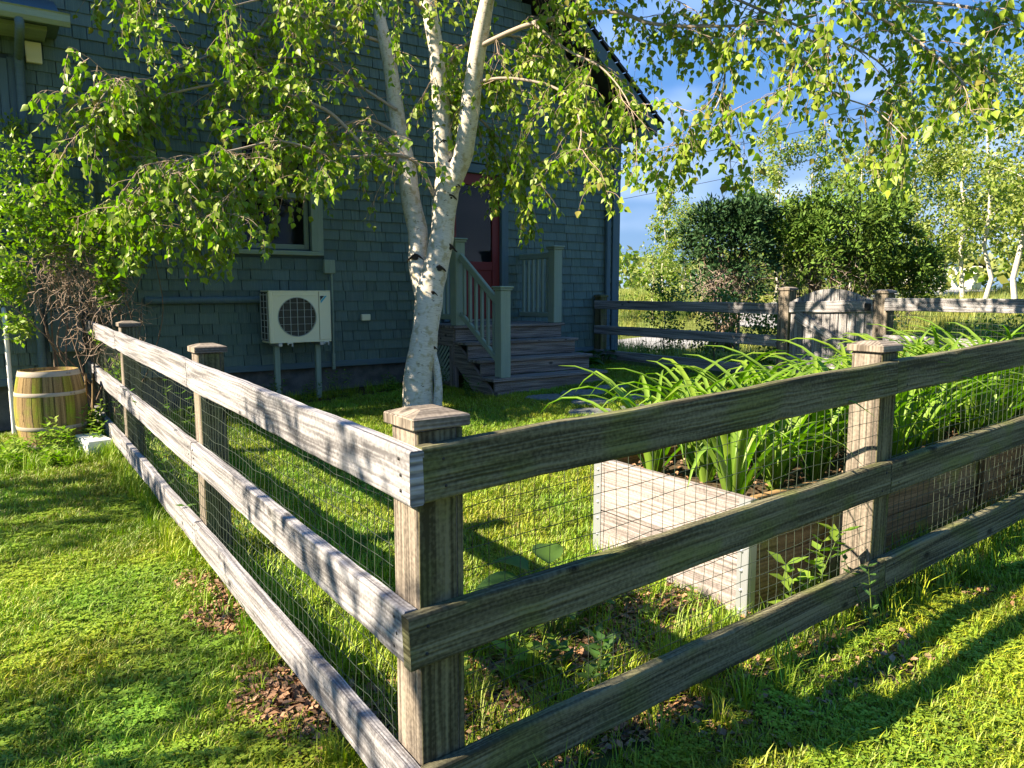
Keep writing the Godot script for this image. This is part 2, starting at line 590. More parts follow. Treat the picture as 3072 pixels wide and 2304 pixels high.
func cloud_cover() -> ImageTexture:
	var w := 1024
	var h := 512
	var f := FastNoiseLite.new()
	f.seed = 8
	f.frequency = 1.0
	f.fractal_octaves = 5
	var px := PackedByteArray()
	px.resize(w * h * 4)
	for y in h:
		var el := PI * 0.5 - PI * (y + 0.5) / h
		for x in w:
			var a := TAU * (x + 0.5) / w
			var k := (y * w + x) * 4
			var s := 0.0
			if el > 0.0:
				var d := Vector3(cos(a) * cos(el), sin(el), sin(a) * cos(el))
				var q := d / (d.y + 0.22)
				var n := f.get_noise_3d(q.x * 1.1, 3.0, q.z * 1.1)
				s = clampf((n - 0.06) * 1.6, 0.0, 0.45)
				var puff := f.get_noise_3d(cos(a) * 5.0, el * 14.0, sin(a) * 5.0)
				s = maxf(s, clampf((puff - 0.10) * 3.5, 0.0, 0.9) * clampf((0.34 - el) * 5.0, 0.0, 1.0))
			px[k] = 178; px[k + 1] = 176; px[k + 2] = 180
			px[k + 3] = int(255 * s)
	return ImageTexture.create_from_image(Image.create_from_data(w, h, false, Image.FORMAT_RGBA8, px))

# ================= ground
func axis_points(lo: float, hi: float, step: float, far: float) -> Array:
	var out := []
	var x := lo
	while x <= hi + 0.001:
		out.append(x)
		x += step
	var s := step
	var a: float = out[-1]
	while a < far:
		s *= 1.25
		a += s
		out.append(a)
	s = step
	a = lo
	while a > -far:
		s *= 1.25
		a -= s
		out.push_front(a)
	return out

func soil_share(x: float, z: float) -> float:
	var s := 0.0
	var n := patches.get_noise_2d(x * 1.5, z * 1.5)
	if x > 0.05 and x < 1.75 and z < 0.0 and z > -1.0: s = clampf(0.75 + n * 0.9 - maxf(0.0, x - 1.4) , 0, 1) * clampf((z + 1.0) * 3.0, 0.0, 1.0)
	for q in [[-0.05, -1.80, 0.13, 0.50], [-0.08, -0.95, 0.14, 0.40], [1.45, 0.22, 0.10, 0.08], [1.05, 0.16, 0.2, 0.10]]:
		var e := Vector2((x - q[0]) / q[2], (z - q[1]) / q[3]).length()
		s = maxf(s, clampf(1.35 - e + n * 0.6, 0, 1))
	if z > 0.0 and z < 0.34 and x > 0.1: s = maxf(s, clampf(0.55 + n * 1.2 - z, 0, 1))
	if z < -6.75 and x > 0.5 and x < 4.0: s = maxf(s, clampf(0.8 + n, 0, 1))
	return s

func build_ground() -> void:
	var xs := axis_points(-3.0, 9.0, 0.15, 600.0)
	var zs := axis_points(-9.0, 3.0, 0.15, 600.0)
	var b := MB.new()
	for z: float in zs:
		for x: float in xs:
			var y := gy(x, z)
			var nn := Vector3(gy(x - 0.1, z) - gy(x + 0.1, z), 0.2, gy(x, z - 0.1) - gy(x, z + 0.1)).normalized()
			var s := soil_share(x, z)
			var c := Color(0.10, 0.125, 0.028)
			if x > 8.5 or z < -9.5: c = Color(0.17, 0.20, 0.055)
			b.col = c.lerp(Color(0.10, 0.07, 0.045), s)
			b.vert(Vector3(x, y, z), nn)
	var w := xs.size()
	for j in zs.size() - 1:
		for i in w - 1:
			var p := j * w + i
			b.ix.append_array(PackedInt32Array([p, p + 1, p + w, p + 1, p + w + 1, p + w]))
	top("ground", b.mesh(), M.ground, "mown lawn and garden earth", "", "", "structure")
	# pale driveway beyond the back fence
	b = MB.new()
	var n := 40
	for i in n + 1:
		var x := lerpf(10.5, 40.0, float(i) / n)
		for k in 5:
			var z := lerpf(-15.2 + patches.get_noise_2d(x * 0.7, 9.0) * 0.3, -11.6 + patches.get_noise_2d(x * 0.7, 3.0) * 0.3, k / 4.0)
			b.vert(Vector3(x, gy(x, z) + 0.02 + (0.012 if k in [1, 2, 3] else -0.03), z), Vector3.UP)
	for i in n:
		for k in 4:
			var p := i * 5 + k
			b.ix.append_array(PackedInt32Array([p, p + 5, p + 1, p + 1, p + 5, p + 6]))
	top("driveway", b.mesh(), M.gravel, "pale gravel driveway beyond the back fence", "", "", "structure")
	# flagstones before the steps
	var path := Node3D.new()
	path.name = "stone_path"
	add_child(path)
	tag(path, "grey flagstone path in the lawn before the steps", "", "", "structure")
	for q in [[4.45, -5.18, 0.30], [4.95, -5.12, 0.33], [5.45, -5.2, 0.28], [4.62, -4.6, 0.30], [5.15, -4.55, 0.26], [4.22, -4.15, 0.28], [4.75, -4.02, 0.24], [3.95, -3.62, 0.24], [4.4, -3.5, 0.22]]:
		b = MB.new()
		var ring := []
		var m := 9
		for k in m:
			var a := TAU * k / m
			var r: float = q[2] * rf(0.82, 1.12)
			ring.append(Vector3(cos(a) * r, 0, sin(a) * r * 0.8))
		var y0 := gy(q[0], q[1])
		var up := []
		var us2 := []
		for p: Vector3 in ring:
			up.append(p * 0.94 + Vector3(0, 0.016, 0))
			us2.append(Vector2(p.x, p.z))
		b.poly(up, Vector3.UP, us2)
		for k in m:
			var k2 := (k + 1) % m
			b.poly([up[k], up[k2], ring[k2] + Vector3(0, 0.008, 0), ring[k] + Vector3(0, 0.008, 0)], ring[k], [Vector2.ZERO, Vector2.ZERO, Vector2.ZERO, Vector2.ZERO])
			b.poly([ring[k] + Vector3(0, 0.008, 0), ring[k2] + Vector3(0, 0.008, 0), ring[k2] - Vector3(0, 0.03, 0), ring[k] - Vector3(0, 0.03, 0)], ring[k], [Vector2.ZERO, Vector2.ZERO, Vector2.ZERO, Vector2.ZERO])
		part("flagstone", b.mesh(), M.stone, path, Transform3D(Basis(), Vector3(q[0], y0, q[1])))

# ================= house
const WZ := -7.4            # face of the shingles
const WIN := [1.63, 2.46, 1.99, 3.25]
const DOOR := [4.42, 5.28, 1.06, 3.12]
const LWIN := [-1.22, -0.60, 2.05, 3.62]

func roof_y(x: float) -> float:   # underside of the roof at the wall
	return 4.02 + 0.78 * minf(7.75 - x, x + 1.55)

func slab(parent: Node, called: String, lo: Vector3, hi: Vector3, m: Material, ch := 0.0, grain := -1) -> MeshInstance3D:
	return part(called, box_mesh(lo, hi, ch, grain), m, parent)

func build_house() -> void:
	var house := thing("shingled_house", "blue-grey shingled house with red door and gable roof behind the birch", "house")
	var bz := WZ - 0.03
	var back := WZ - 0.20
	# wall round the openings
	var w := MB.new()
	var cuts := [LWIN, WIN, DOOR]
	var x0 := -1.4
	for q in cuts:
		box(w, Vector3(x0, 0.55, back), Vector3(q[0], 4.0, bz))
		box(w, Vector3(q[0], 0.55, back), Vector3(q[1], q[2], bz))
		box(w, Vector3(q[0], q[3], back), Vector3(q[1], 4.0, bz))
		x0 = q[1]
	box(w, Vector3(x0, 0.55, back), Vector3(7.58, 4.0, bz))
	var ap := Vector3(3.1, roof_y(3.1), bz)
	for z in [bz, back]:
		w.poly([Vector3(-1.4, 4.0, z), Vector3(7.58, 4.0, z), Vector3(ap.x, ap.y, z)], Vector3(0, 0, 1 if z == bz else -1), [Vector2.ZERO, Vector2.ZERO, Vector2.ZERO])
	box(w, Vector3(7.40, 0.55, -13.4), Vector3(7.58, 4.29, back))
	box(w, Vector3(-1.4, 0.55, -13.4), Vector3(-1.22, 4.29, back))
	box(w, Vector3(-1.22, 0.55, -13.4), Vector3(7.40, 4.05, -13.2))
	w.poly([Vector3(-1.4, 4.05, -13.4), Vector3(7.58, 4.05, -13.4), Vector3(ap.x, ap.y, -13.4)], Vector3(0, 0, -1), [Vector2.ZERO, Vector2.ZERO, Vector2.ZERO])
	part("wall", w.mesh(), M.wall, house)
	slab(house, "floor", Vector3(-1.2, 0.6, -13.2), Vector3(7.4, 0.75, back - 0.01), M.dark)
	slab(house, "dark_backing", Vector3(-1.2, 0.76, -9.2), Vector3(7.38, 3.9, -9.1), M.dark)  # added near-black backing so the rooms behind the glass look dark
	slab(house, "foundation", Vector3(-1.35, -0.5, -13.3), Vector3(7.5, 0.548, WZ - 0.10), M.concrete)
	# roof
	var rf2 := part("roof", roof_mesh(), M.roof, house)
	for s in 2:
		var b := MB.new()
		var ex := 7.95 if s == 0 else -1.75
		var ey := 4.02
		var px := 3.1
		var py := ey + 0.78 * absf(ex - px)
		b.poly([Vector3(ex, ey - 0.12, -6.93), Vector3(px, py - 0.12, -6.93), Vector3(px, py + 0.14, -6.93), Vector3(ex, ey + 0.10, -6.93)], Vector3(0, 0, 1), [Vector2(0, 0), Vector2(5, 0), Vector2(5, .2), Vector2(0, .2)])
		b.poly([Vector3(ex, ey - 0.12, -6.93), Vector3(px, py - 0.12, -6.93), Vector3(px, py - 0.12, -6.97), Vector3(ex, ey - 0.12, -6.97)], Vector3(0, -1, 0), [Vector2(0, 0), Vector2(5, 0), Vector2(5, .2), Vector2(0, .2)])
		b.poly([Vector3(ex, ey - 0.12, -6.97), Vector3(px, py - 0.12, -6.97), Vector3(px, py + 0.14, -6.97), Vector3(ex, ey + 0.10, -6.97)], Vector3(0, 0, -1), [Vector2(0, 0), Vector2(5, 0), Vector2(5, .2), Vector2(0, .2)])
		part("rake_board", b.mesh(), M.trim_blue, rf2)
	slab(rf2, "eave_return", Vector3(7.605, 3.86, -7.38), Vector3(7.92, 4.0, -6.98), M.trim_blue, 0.01)
	slab(rf2, "soffit", Vector3(7.605, 3.90, -13.3), Vector3(7.9, 3.98, -7.39), M.trim_blue)
	# corner board and downspout on the right
	slab(house, "corner_board", Vector3(7.46, 0.52, WZ - 0.18), Vector3(7.61, 4.0, WZ + 0.022), M.trim_blue, 0.004)
	slab(house, "downspout", Vector3(7.29, 0.45, WZ + 0.016), Vector3(7.37, 3.95, WZ + 0.075), M.trim_blue, 0.012)
	slab(house, "water_table", Vector3(-1.2, 0.525, WZ - 0.03), Vector3(3.94, 0.60, WZ + 0.012), M.trim_blue, 0.004)
	slab(house, "water_table", Vector3(5.80, 0.525, WZ - 0.03), Vector3(7.45, 0.60, WZ + 0.012), M.trim_blue, 0.004)
	shingles(house)
	window_unit(house, WIN, 0.085, M.trim)
	window_unit(house, LWIN, 0.07, M.trim_blue)
	red_door(house)
	# pent roof and gutter upper left
	var pr := MB.new()
	pr.poly([Vector3(-1.38, 4.06, -6.82), Vector3(-0.10, 4.06, -6.82), Vector3(-0.10, 4.34, WZ), Vector3(-1.38, 4.34, WZ)], Vector3(0, 1, 0.3), [Vector2.ZERO, Vector2.ZERO, Vector2.ZERO, Vector2.ZERO])
	pr.poly([Vector3(-0.10, 4.06, -6.82), Vector3(-0.10, 4.34, WZ), Vector3(-0.10, 3.98, WZ), Vector3(-0.10, 3.98, -6.82)], Vector3(1, 0, 0), [Vector2.ZERO, Vector2.ZERO, Vector2.ZERO, Vector2.ZERO])
	pr.poly([Vector3(-1.38, 3.98, -6.82), Vector3(-0.10, 3.98, -6.82), Vector3(-0.10, 3.98, WZ), Vector3(-1.38, 3.98, WZ)], Vector3(0, -1, 0), [Vector2.ZERO, Vector2.ZERO, Vector2.ZERO, Vector2.ZERO])
	pr.poly([Vector3(-1.38, 3.98, -6.82), Vector3(-0.10, 3.98, -6.82), Vector3(-0.10, 4.06, -6.82), Vector3(-1.38, 4.06, -6.82)], Vector3(0, 0, 1), [Vector2.ZERO, Vector2.ZERO, Vector2.ZERO, Vector2.ZERO])
	var pent := part("pent_roof", pr.mesh(), M.trim_blue, house)
	var gu := MB.new()
	var prof := [Vector2(-6.815, 4.045), Vector2(-6.815, 3.94), Vector2(-6.74, 3.925), Vector2(-6.705, 3.96), Vector2(-6.70, 4.02), Vector2(-6.685, 4.03)]
	for i in prof.size() - 1:
		var a: Vector2 = prof[i]
		var c: Vector2 = prof[i + 1]
		gu.poly([Vector3(-1.38, a.y, a.x), Vector3(-0.03, a.y, a.x), Vector3(-0.03, c.y, c.x), Vector3(-1.38, c.y, c.x)], Vector3(0, -0.3, 1), [Vector2(0, 0), Vector2(3, 0), Vector2(3, .05), Vector2(0, .05)])
	var cap := []
	for a: Vector2 in prof: cap.append(Vector3(-0.03, a.y, a.x))
	gu.poly(cap, Vector3(1, 0, 0), [Vector2.ZERO, Vector2.ZERO, Vector2.ZERO, Vector2.ZERO, Vector2.ZERO, Vector2.ZERO])
	part("gutter", gu.mesh(), M.trim, pent)
	slab(pent, "eave_block", Vector3(-0.37, 3.71, WZ + 0.015), Vector3(-0.235, 3.905, WZ + 0.06), M.acbody, 0.004)
	slab(pent, "soffit_board", Vector3(-1.38, 3.93, WZ + 0.014), Vector3(-0.2, 3.975, -7.0), M.trim, 0.004)
	var dp := MB.new()
	tube(dp, smooth_line([Vector3(-0.43, 3.93, -6.76), Vector3(-0.43, 3.84, -6.80), Vector3(-0.43, 3.74, -7.28), Vector3(-0.43, 3.6, -7.33), Vector3(-0.43, 2.0, -7.33), Vector3(-0.43, 0.45, -7.33)], 4), [0.04, 0.04, 0.04, 0.04, 0.04, 0.04, 0.04, 0.04, 0.04, 0.04, 0.04, 0.04, 0.04, 0.04, 0.04, 0.04, 0.04, 0.04, 0.04, 0.04, 0.04], 10)
	part("downspout", dp.mesh(), M.trim_blue, house)
	dp = MB.new()
	tube(dp, [Vector3(0.095, 3.42, WZ + 0.06), Vector3(0.095, 3.36, WZ + 0.065), Vector3(0.10, 2.2, WZ + 0.065), Vector3(0.10, 0.9, WZ + 0.065)], [0.03, 0.05, 0.05, 0.05], 12)
	part("vent_pipe", dp.mesh(), M.trim_blue, house)
	# fittings on the wall
	slab(house, "junction_box", Vector3(2.59, 1.70, WZ + 0.015), Vector3(2.73, 1.87, WZ + 0.085), M.trim, 0.008)
	dp = MB.new()
	tube(dp, [Vector3(2.69, 1.70, WZ + 0.05), Vector3(2.69, 1.1, WZ + 0.05), Vector3(2.685, 0.62, WZ + 0.05)], [0.014, 0.014, 0.014], 8)
	tube(dp, [Vector3(2.685, 0.70, WZ + 0.05), Vector3(2.685, 0.50, WZ + 0.05)], [0.023, 0.023], 8)
	part("conduit", dp.mesh(), M.trim, house)
	slab(house, "outlet_cover", Vector3(3.08, 1.105, WZ + 0.014), Vector3(3.20, 1.187, WZ + 0.06), M.acbody, 0.006)
	dp = MB.new()
	tube(dp, [Vector3(0.55, 1.375, WZ + 0.05), Vector3(1.2, 1.377, WZ + 0.05), Vector3(1.9, 1.38, WZ + 0.05)], [0.042, 0.042, 0.042], 10)
	part("line_cover", dp.mesh(), M.trim_blue, house)

func roof_mesh() -> ArrayMesh:
	var b := MB.new()
	for s in 2:
		var ex := 7.98 if s == 0 else -1.78
		var p := Vector2(3.1, 4.02 + 0.78 * (7.95 - 3.1))
		var e := Vector2(ex, 4.0)
		var d := (p - e).normalized()
		var nrm := Vector2(-d.y, d.x) if s == 1 else Vector2(d.y, -d.x)
		if nrm.y < 0: nrm = -nrm
		var lo := e
		var rows := 30
		for i in rows:
			var a := e.lerp(p, float(i) / rows)
			var c := e.lerp(p, float(i + 1) / rows)
			var a2 := a + nrm * 0.16
			var c2 := c + nrm * 0.145
			b.poly([Vector3(a2.x, a2.y, -6.90), Vector3(c2.x, c2.y, -6.90), Vector3(c2.x, c2.y, -13.7), Vector3(a2.x, a2.y, -13.7)], Vector3(nrm.x, nrm.y, 0), [Vector2.ZERO, Vector2.ZERO, Vector2.ZERO, Vector2.ZERO])
			b.poly([Vector3(a.x, a.y, -6.975), Vector3(c.x, c.y, -6.975), Vector3(c.x, c.y, -13.7), Vector3(a.x, a.y, -13.7)], Vector3(-nrm.x, -nrm.y, 0), [Vector2.ZERO, Vector2.ZERO, Vector2.ZERO, Vector2.ZERO])
			b.poly([Vector3(a2.x, a2.y, -6.90), Vector3(c2.x, c2.y, -6.90), Vector3(c.x, c.y, -6.90) + Vector3(nrm.x, nrm.y, 0) * 0.11, Vector3(a.x, a.y, -6.90) + Vector3(nrm.x, nrm.y, 0) * 0.11], Vector3(0, 0, 1), [Vector2.ZERO, Vector2.ZERO, Vector2.ZERO, Vector2.ZERO])
		var l2 := lo + nrm * 0.16
		b.poly([Vector3(lo.x, lo.y, -6.9), Vector3(lo.x, lo.y, -13.7), Vector3(l2.x, l2.y, -13.7), Vector3(l2.x, l2.y, -6.9)], Vector3(ex - 3.1, 0, 0), [Vector2.ZERO, Vector2.ZERO, Vector2.ZERO, Vector2.ZERO])
	return b.mesh()

func wedge(b: MB, x0: float, x1: float, y: float, h: float, t: float, z: float, off: Vector2) -> void:
	var u0 := Vector2(y, x0) + off
	var p := [Vector3(x0, y, z + t), Vector3(x1, y, z + t), Vector3(x1, y + h, z + 0.002), Vector3(x0, y + h, z + 0.002)]
	b.poly(p, Vector3(0, 0, 1), [u0, u0 + Vector2(0, x1 - x0), u0 + Vector2(h, x1 - x0), u0 + Vector2(h, 0)])
	b.poly([p[0], p[1], Vector3(x1, y, z - 0.02), Vector3(x0, y, z - 0.02)], Vector3(0, -1, 0), [u0, u0, u0, u0])
	b.poly([p[0], p[3], Vector3(x0, y, z - 0.02)], Vector3(-1, 0, 0), [u0, u0, u0])
	b.poly([p[1], p[2], Vector3(x1, y, z - 0.02)], Vector3(1, 0, 0), [u0, u0, u0])

func shingles(house: Node3D) -> void:
	var list := []
	var ex := 0.127
	for k in 62:
		var y := 0.60 + k * ex
		var h := ex + 0.008
		var lim := minf(7.455, 7.75 - (y - 4.02) / 0.78 - 0.12)
		var spans := [[maxf(-1.38, -1.55 + (y - 4.02) / 0.78 + 0.2), lim]]
		for q in [[LWIN[0] - 0.09, LWIN[1] + 0.09, LWIN[2] - 0.12, LWIN[3] + 0.12], [WIN[0] - 0.135, WIN[1] + 0.16, WIN[2] - 0.09, WIN[3] + 0.14], [DOOR[0] - 0.12, DOOR[1] + 0.13, 0.0, DOOR[3] + 0.14]]:
			if y + h * 0.5 < q[2] or y > q[3]: continue
			var nxt := []
			for s in spans:
				if q[1] <= s[0] or q[0] >= s[1]: nxt.append(s)
				else:
					if q[0] > s[0]: nxt.append([s[0], q[0]])
					if q[1] < s[1]: nxt.append([q[1], s[1]])
			spans = nxt
		for s in spans:
			var x: float = s[0]
			while x < s[1] - 0.01:
				var wd := rf(0.10, 0.27)
				var x2 := minf(x + wd, s[1])
				if s[1] - x2 < 0.07: x2 = s[1]
				list.append([x, x2 - rf(0.004, 0.010), y + rf(-0.004, 0.003), h, rf(0.015, 0.022)])
				x = x2
	# the 300 that show largest are parts of their own
	var order := []
	for i in list.size():
		var s = list[i]
		var p := Vector3((s[0] + s[1]) * 0.5, s[2], WZ)
		var hid := (p.x < 0.55 and p.y < 3.3) or p.x < -0.5 or (p.y > 1.95 and p.x < 2.7 and not (p.x > -0.2 and p.x < 0.35)) or p.y > 4.4 or (p.x > 3.9 and p.x < 5.8 and p.y < 2.0) or (p.y > 2.7 and p.x > 0.4 and p.x < 5.3)
		order.append([p.distance_to(CAM) / (s[1] - s[0] + 0.1) + (1000.0 if hid else 0.0), i])
	order.sort_custom(func(a, b2): return a[0] < b2[0])
	var own := {}
	for i in mini(300, order.size()): own[order[i][1]] = true
	var rest := MB.new()
	var unit := []
	for i in 3:
		var u := MB.new()
		wedge(u, 0.0, 1.0, 0.0, ex + 0.008, 0.016 + 0.002 * i, 0.0, Vector2(i * 0.4, i * 0.7))
		unit.append(u.mesh())
	for i in list.size():
		var s = list[i]
		if own.has(i):
			part("shingle", unit[i % 3], M.shingle_tints[rng.randi() % 6], house, Transform3D(Basis.from_scale(Vector3(s[1] - s[0], 1, 1)), Vector3(s[0], s[2], WZ - 0.016)))
		else:
			var k := rf(0.86, 1.15)
			rest.col = Color(k * rf(0.96, 1.04), k, k * rf(0.96, 1.04))
			wedge(rest, s[0], s[1], s[2], s[3], s[4], WZ - 0.016, Vector2(rf(0, 3), rf(0, 3)))
	tag(part("shingle_courses", rest.mesh(), M.shingle, house), "", "", "", "stuff")

func window_unit(house: Node3D, q: Array, cw: float, m: Material) -> void:
	var z := WZ + 0.03
	var w := Node3D.new()
	w.name = "window"
	house.add_child(w, true)
	var f := MB.new()
	box(f, Vector3(q[0] - cw, q[2] - 0.02, WZ - 0.04), Vector3(q[0], q[3] + 0.1, z), 0.004)
	box(f, Vector3(q[1], q[2] - 0.02, WZ - 0.04), Vector3(q[1] + cw, q[3] + 0.1, z), 0.004)
	box(f, Vector3(q[0], q[3], WZ - 0.04), Vector3(q[1], q[3] + 0.1, z - 0.002), 0.004)
	# outer back band
	box(f, Vector3(q[0] - cw - 0.045, q[2] - 0.05, WZ - 0.04), Vector3(q[0] - cw - 0.001, q[3] + 0.12, WZ + 0.014), 0.003)
	box(f, Vector3(q[1] + cw + 0.001, q[2] - 0.05, WZ - 0.04), Vector3(q[1] + cw + 0.07, q[3] + 0.12, WZ + 0.014), 0.003)
	part("frame", f.mesh(), m, w)
	f = MB.new()
	box(f, Vector3(q[0] - cw - 0.04, q[2] - 0.075, WZ - 0.05), Vector3(q[1] + cw + 0.06, q[2] - 0.022, z + 0.012), 0.006)
	part("sill", f.mesh(), m, w)
	f = MB.new()
	var zi := WZ - 0.05
	for s in 2:
		var y0: float = q[2] if s == 0 else (q[2] + q[3]) * 0.5 - 0.02
		var y1: float = (q[2] + q[3]) * 0.5 + 0.02 if s == 0 else q[3]
		var dz := -0.045 if s == 0 else 0.0
		box(f, Vector3(q[0] + 0.001, y0 + 0.002, zi + dz - 0.02), Vector3(q[0] + 0.055, y1, zi + dz + 0.02), 0.003)
		box(f, Vector3(q[1] - 0.055, y0 + 0.002, zi + dz - 0.02), Vector3(q[1] - 0.001, y1, zi + dz + 0.02), 0.003)
		box(f, Vector3(q[0] + 0.056, y0 + 0.002, zi + dz - 0.02), Vector3(q[1] - 0.056, y0 + 0.06, zi + dz + 0.019), 0.003)
		box(f, Vector3(q[0] + 0.056, y1 - 0.05, zi + dz - 0.02), Vector3(q[1] - 0.056, y1 - 0.001, zi + dz + 0.019), 0.003)
		part("pane", box_mesh(Vector3(q[0] + 0.05, y0 + 0.055, zi + dz - 0.003), Vector3(q[1] - 0.05, y1 - 0.045, zi + dz + 0.003)), M.glass, w)
	part("sash", f.mesh(), m, w)

func red_door(house: Node3D) -> void:
	var d := Node3D.new()
	d.name = "door"
	house.add_child(d, true)
	tag(d, "dark red door with a large glass light")
	var q := DOOR
	var z := WZ - 0.02
	var f := MB.new()
	box(f, Vector3(q[0] - 0.11, q[2], WZ - 0.05), Vector3(q[0] - 0.002, q[3] + 0.12, WZ + 0.032), 0.004)
	box(f, Vector3(q[1] + 0.002, q[2], WZ - 0.05), Vector3(q[1] + 0.12, q[3] + 0.12, WZ + 0.032), 0.004)
	box(f, Vector3(q[0], q[3] + 0.002, WZ - 0.05), Vector3(q[1], q[3] + 0.12, WZ + 0.03), 0.004)
	part("door_frame", f.mesh(), M.trim_blue, d)
	f = MB.new()
	box(f, Vector3(q[0] + 0.003, q[2] + 0.03, z - 0.045), Vector3(q[0] + 0.13, q[3] - 0.003, z), 0.004)
	box(f, Vector3(q[1] - 0.13, q[2] + 0.03, z - 0.045), Vector3(q[1] - 0.003, q[3] - 0.003, z), 0.004)
	box(f, Vector3(q[0] + 0.131, q[2] + 0.03, z - 0.045), Vector3(q[1] - 0.131, q[2] + 0.24, z - 0.001), 0.004)
	box(f, Vector3(q[0] + 0.131, q[2] + 0.72, z - 0.045), Vector3(q[1] - 0.131, q[2] + 0.84, z - 0.001), 0.004)
	box(f, Vector3(q[0] + 0.131, q[3] - 0.16, z - 0.045), Vector3(q[1] - 0.131, q[3] - 0.003, z - 0.001), 0.004)
	box(f, Vector3(q[0] + 0.128, q[2] + 0.235, z - 0.04), Vector3(q[1] - 0.128, q[2] + 0.725, z - 0.018), 0.0)
	part("door_leaf", f.mesh(), M.red, d)
	slab(d, "pane", Vector3(q[0] + 0.128, q[2] + 0.835, z - 0.028), Vector3(q[1] - 0.128, q[3] - 0.155, z - 0.020), M.glass)
	slab(d, "threshold", Vector3(q[0] - 0.02, q[2] - 0.01, WZ - 0.10), Vector3(q[1] + 0.02, q[2] + 0.025, WZ + 0.06), M.deck, 0.004)
	f = MB.new()
	tube(f, [Vector3(4.50, 2.0, z), Vector3(4.50, 2.0, z + 0.05), Vector3(4.58, 2.0, z + 0.055)], [0.012, 0.012, 0.01], 8)
	part("handle", f.mesh(), M.metal, d)

# ================= entry steps
func build_porch() -> void:
	var p := thing("entry_steps", "weathered wooden steps and landing with grey-green railings at the red door", "steps")
	var x0 := 3.97
	var x1 := 5.74
	var tops := [0.451, 0.649, 0.85, 1.046]
	var zs := [-5.60, -5.90, -6.20, -6.50]
	for i in 3:
		# two boards to a tread
		for k in 2:
			var za: float = zs[i] - 0.15 * k
			part("tread", box_mesh(Vector3(x0 - 0.02, tops[i] - 0.038, za - 0.146), Vector3(x1 + 0.02, tops[i], za), 0.006), M.deck, p)
		var yb: float = tops[i - 1] if i > 0 else 0.12
		part("riser", box_mesh(Vector3(x0 + 0.02, yb + (0.002 if i > 0 else 0.0), zs[i] - 0.06), Vector3(x1 - 0.02, tops[i] - 0.040, zs[i] - 0.03), 0.003), M.deck, p)
	part("riser", box_mesh(Vector3(x0 + 0.02, tops[2] + 0.002, zs[3] - 0.06), Vector3(x1 - 0.02, tops[3] - 0.040, zs[3] - 0.03), 0.003), M.deck, p)
	for k in 6:
		var za := -6.50 - 0.149 * k
		part("deck_board", box_mesh(Vector3(x0 - 0.02, tops[3] - 0.038, za - 0.144), Vector3(x1 + 0.02, tops[3], za), 0.005), M.deck, p)
	# stringers
	for x in [x0 + 0.02, x1 - 0.07]:
		var b := MB.new()
		var poly := [Vector2(-5.67, 0.10), Vector2(-5.67, 0.27), Vector2(-6.56, 0.86), Vector2(-6.56, 0.56), Vector2(-5.9, 0.10)]
		for s in [-1.0, 1.0]:
			var ps := []
			var us2 := []
			for q: Vector2 in poly:
				ps.append(Vector3(x + 0.02 + s * 0.018, q.y, q.x))
				us2.append(q)
			b.poly(ps, Vector3(s, 0, 0), us2)
		for i in poly.size():
			var a: Vector2 = poly[i]
			var c: Vector2 = poly[(i + 1) % poly.size()]
			b.poly([Vector3(x + 0.002, a.y, a.x), Vector3(x + 0.038, a.y, a.x), Vector3(x + 0.038, c.y, c.x), Vector3(x + 0.002, c.y, c.x)], Vector3(0, (a.y + c.y) * 0.5 - 0.5, (a.x + c.x) * 0.5 + 6.1), [Vector2.ZERO, Vector2.ZERO, Vector2.ZERO, Vector2.ZERO])
		part("stringer", b.mesh(), M.deck, p)
	for x in [x0 + 0.0, x1 - 0.03]:
		part("fascia_board", box_mesh(Vector3(x, 0.78, -7.36), Vector3(x + 0.03, 1.006, -6.565), 0.003), M.deck, p)
		part("support_post", box_mesh(Vector3(x + 0.002, 0.05, -6.66), Vector3(x + 0.09, 0.778, -6.57), 0.004), M.deck, p)
	# lattice skirt on the left side
	var lat := Node3D.new()
	lat.name = "lattice_skirt"
	p.add_child(lat, true)
	for k in 10:
		for s in [-1.0, 1.0]:
			var zc := -7.36 + 0.08 * k
			var lx := x0 + (0.004 if s > 0 else 0.012)
			var b := MB.new()
			var a := Vector3(lx, 0.32, zc)
			var d := Vector3(0, 0.46, 0.46 * s)
			var t0 := 0.0
			var t1 := 1.0
			if s > 0: t1 = minf(1.0, (-6.67 - a.z) / 0.46)
			else: t1 = minf(1.0, (a.z + 7.38) / 0.46)
			if t1 < 0.1: continue
			var e := a + d * t1
			a = a + d * t0
			var wd := Vector3(0, 0.013, -0.013 * s)
			b.poly([a - wd, a + wd, e + wd, e - wd], Vector3(-1, 0, 0), [Vector2.ZERO, Vector2(0, .03), Vector2(.5, .03), Vector2(.5, 0)])
			b.poly([a - wd + Vector3(0.006, 0, 0), a + wd + Vector3(0.006, 0, 0), e + wd + Vector3(0.006, 0, 0), e - wd + Vector3(0.006, 0, 0)], Vector3(1, 0, 0), [Vector2.ZERO, Vector2(0, .03), Vector2(.5, .03), Vector2(.5, 0)])
			b.poly([a + wd, e + wd, e + wd + Vector3(0.006, 0, 0), a + wd + Vector3(0.006, 0, 0)], wd, [Vector2.ZERO, Vector2.ZERO, Vector2.ZERO, Vector2.ZERO])
			part("lattice_strip", b.mesh(), M.trim, lat)
	part("skirt_board", box_mesh(Vector3(x0, 0.10, -7.36), Vector3(x0 + 0.02, 0.318, -6.67), 0.003), M.deck, p)
	# newels
	newel(p, Vector3(4.15, 0.451, -5.70), 1.09, "newel_post")
	newel(p, Vector3(4.06, 1.046, -6.58), 1.10, "newel_post")
	newel(p, Vector3(5.64, 1.046, -6.58), 1.06, "newel_post")
	# sloping stair rail
	var ra := Vector3(4.06, 1.92, -6.51)
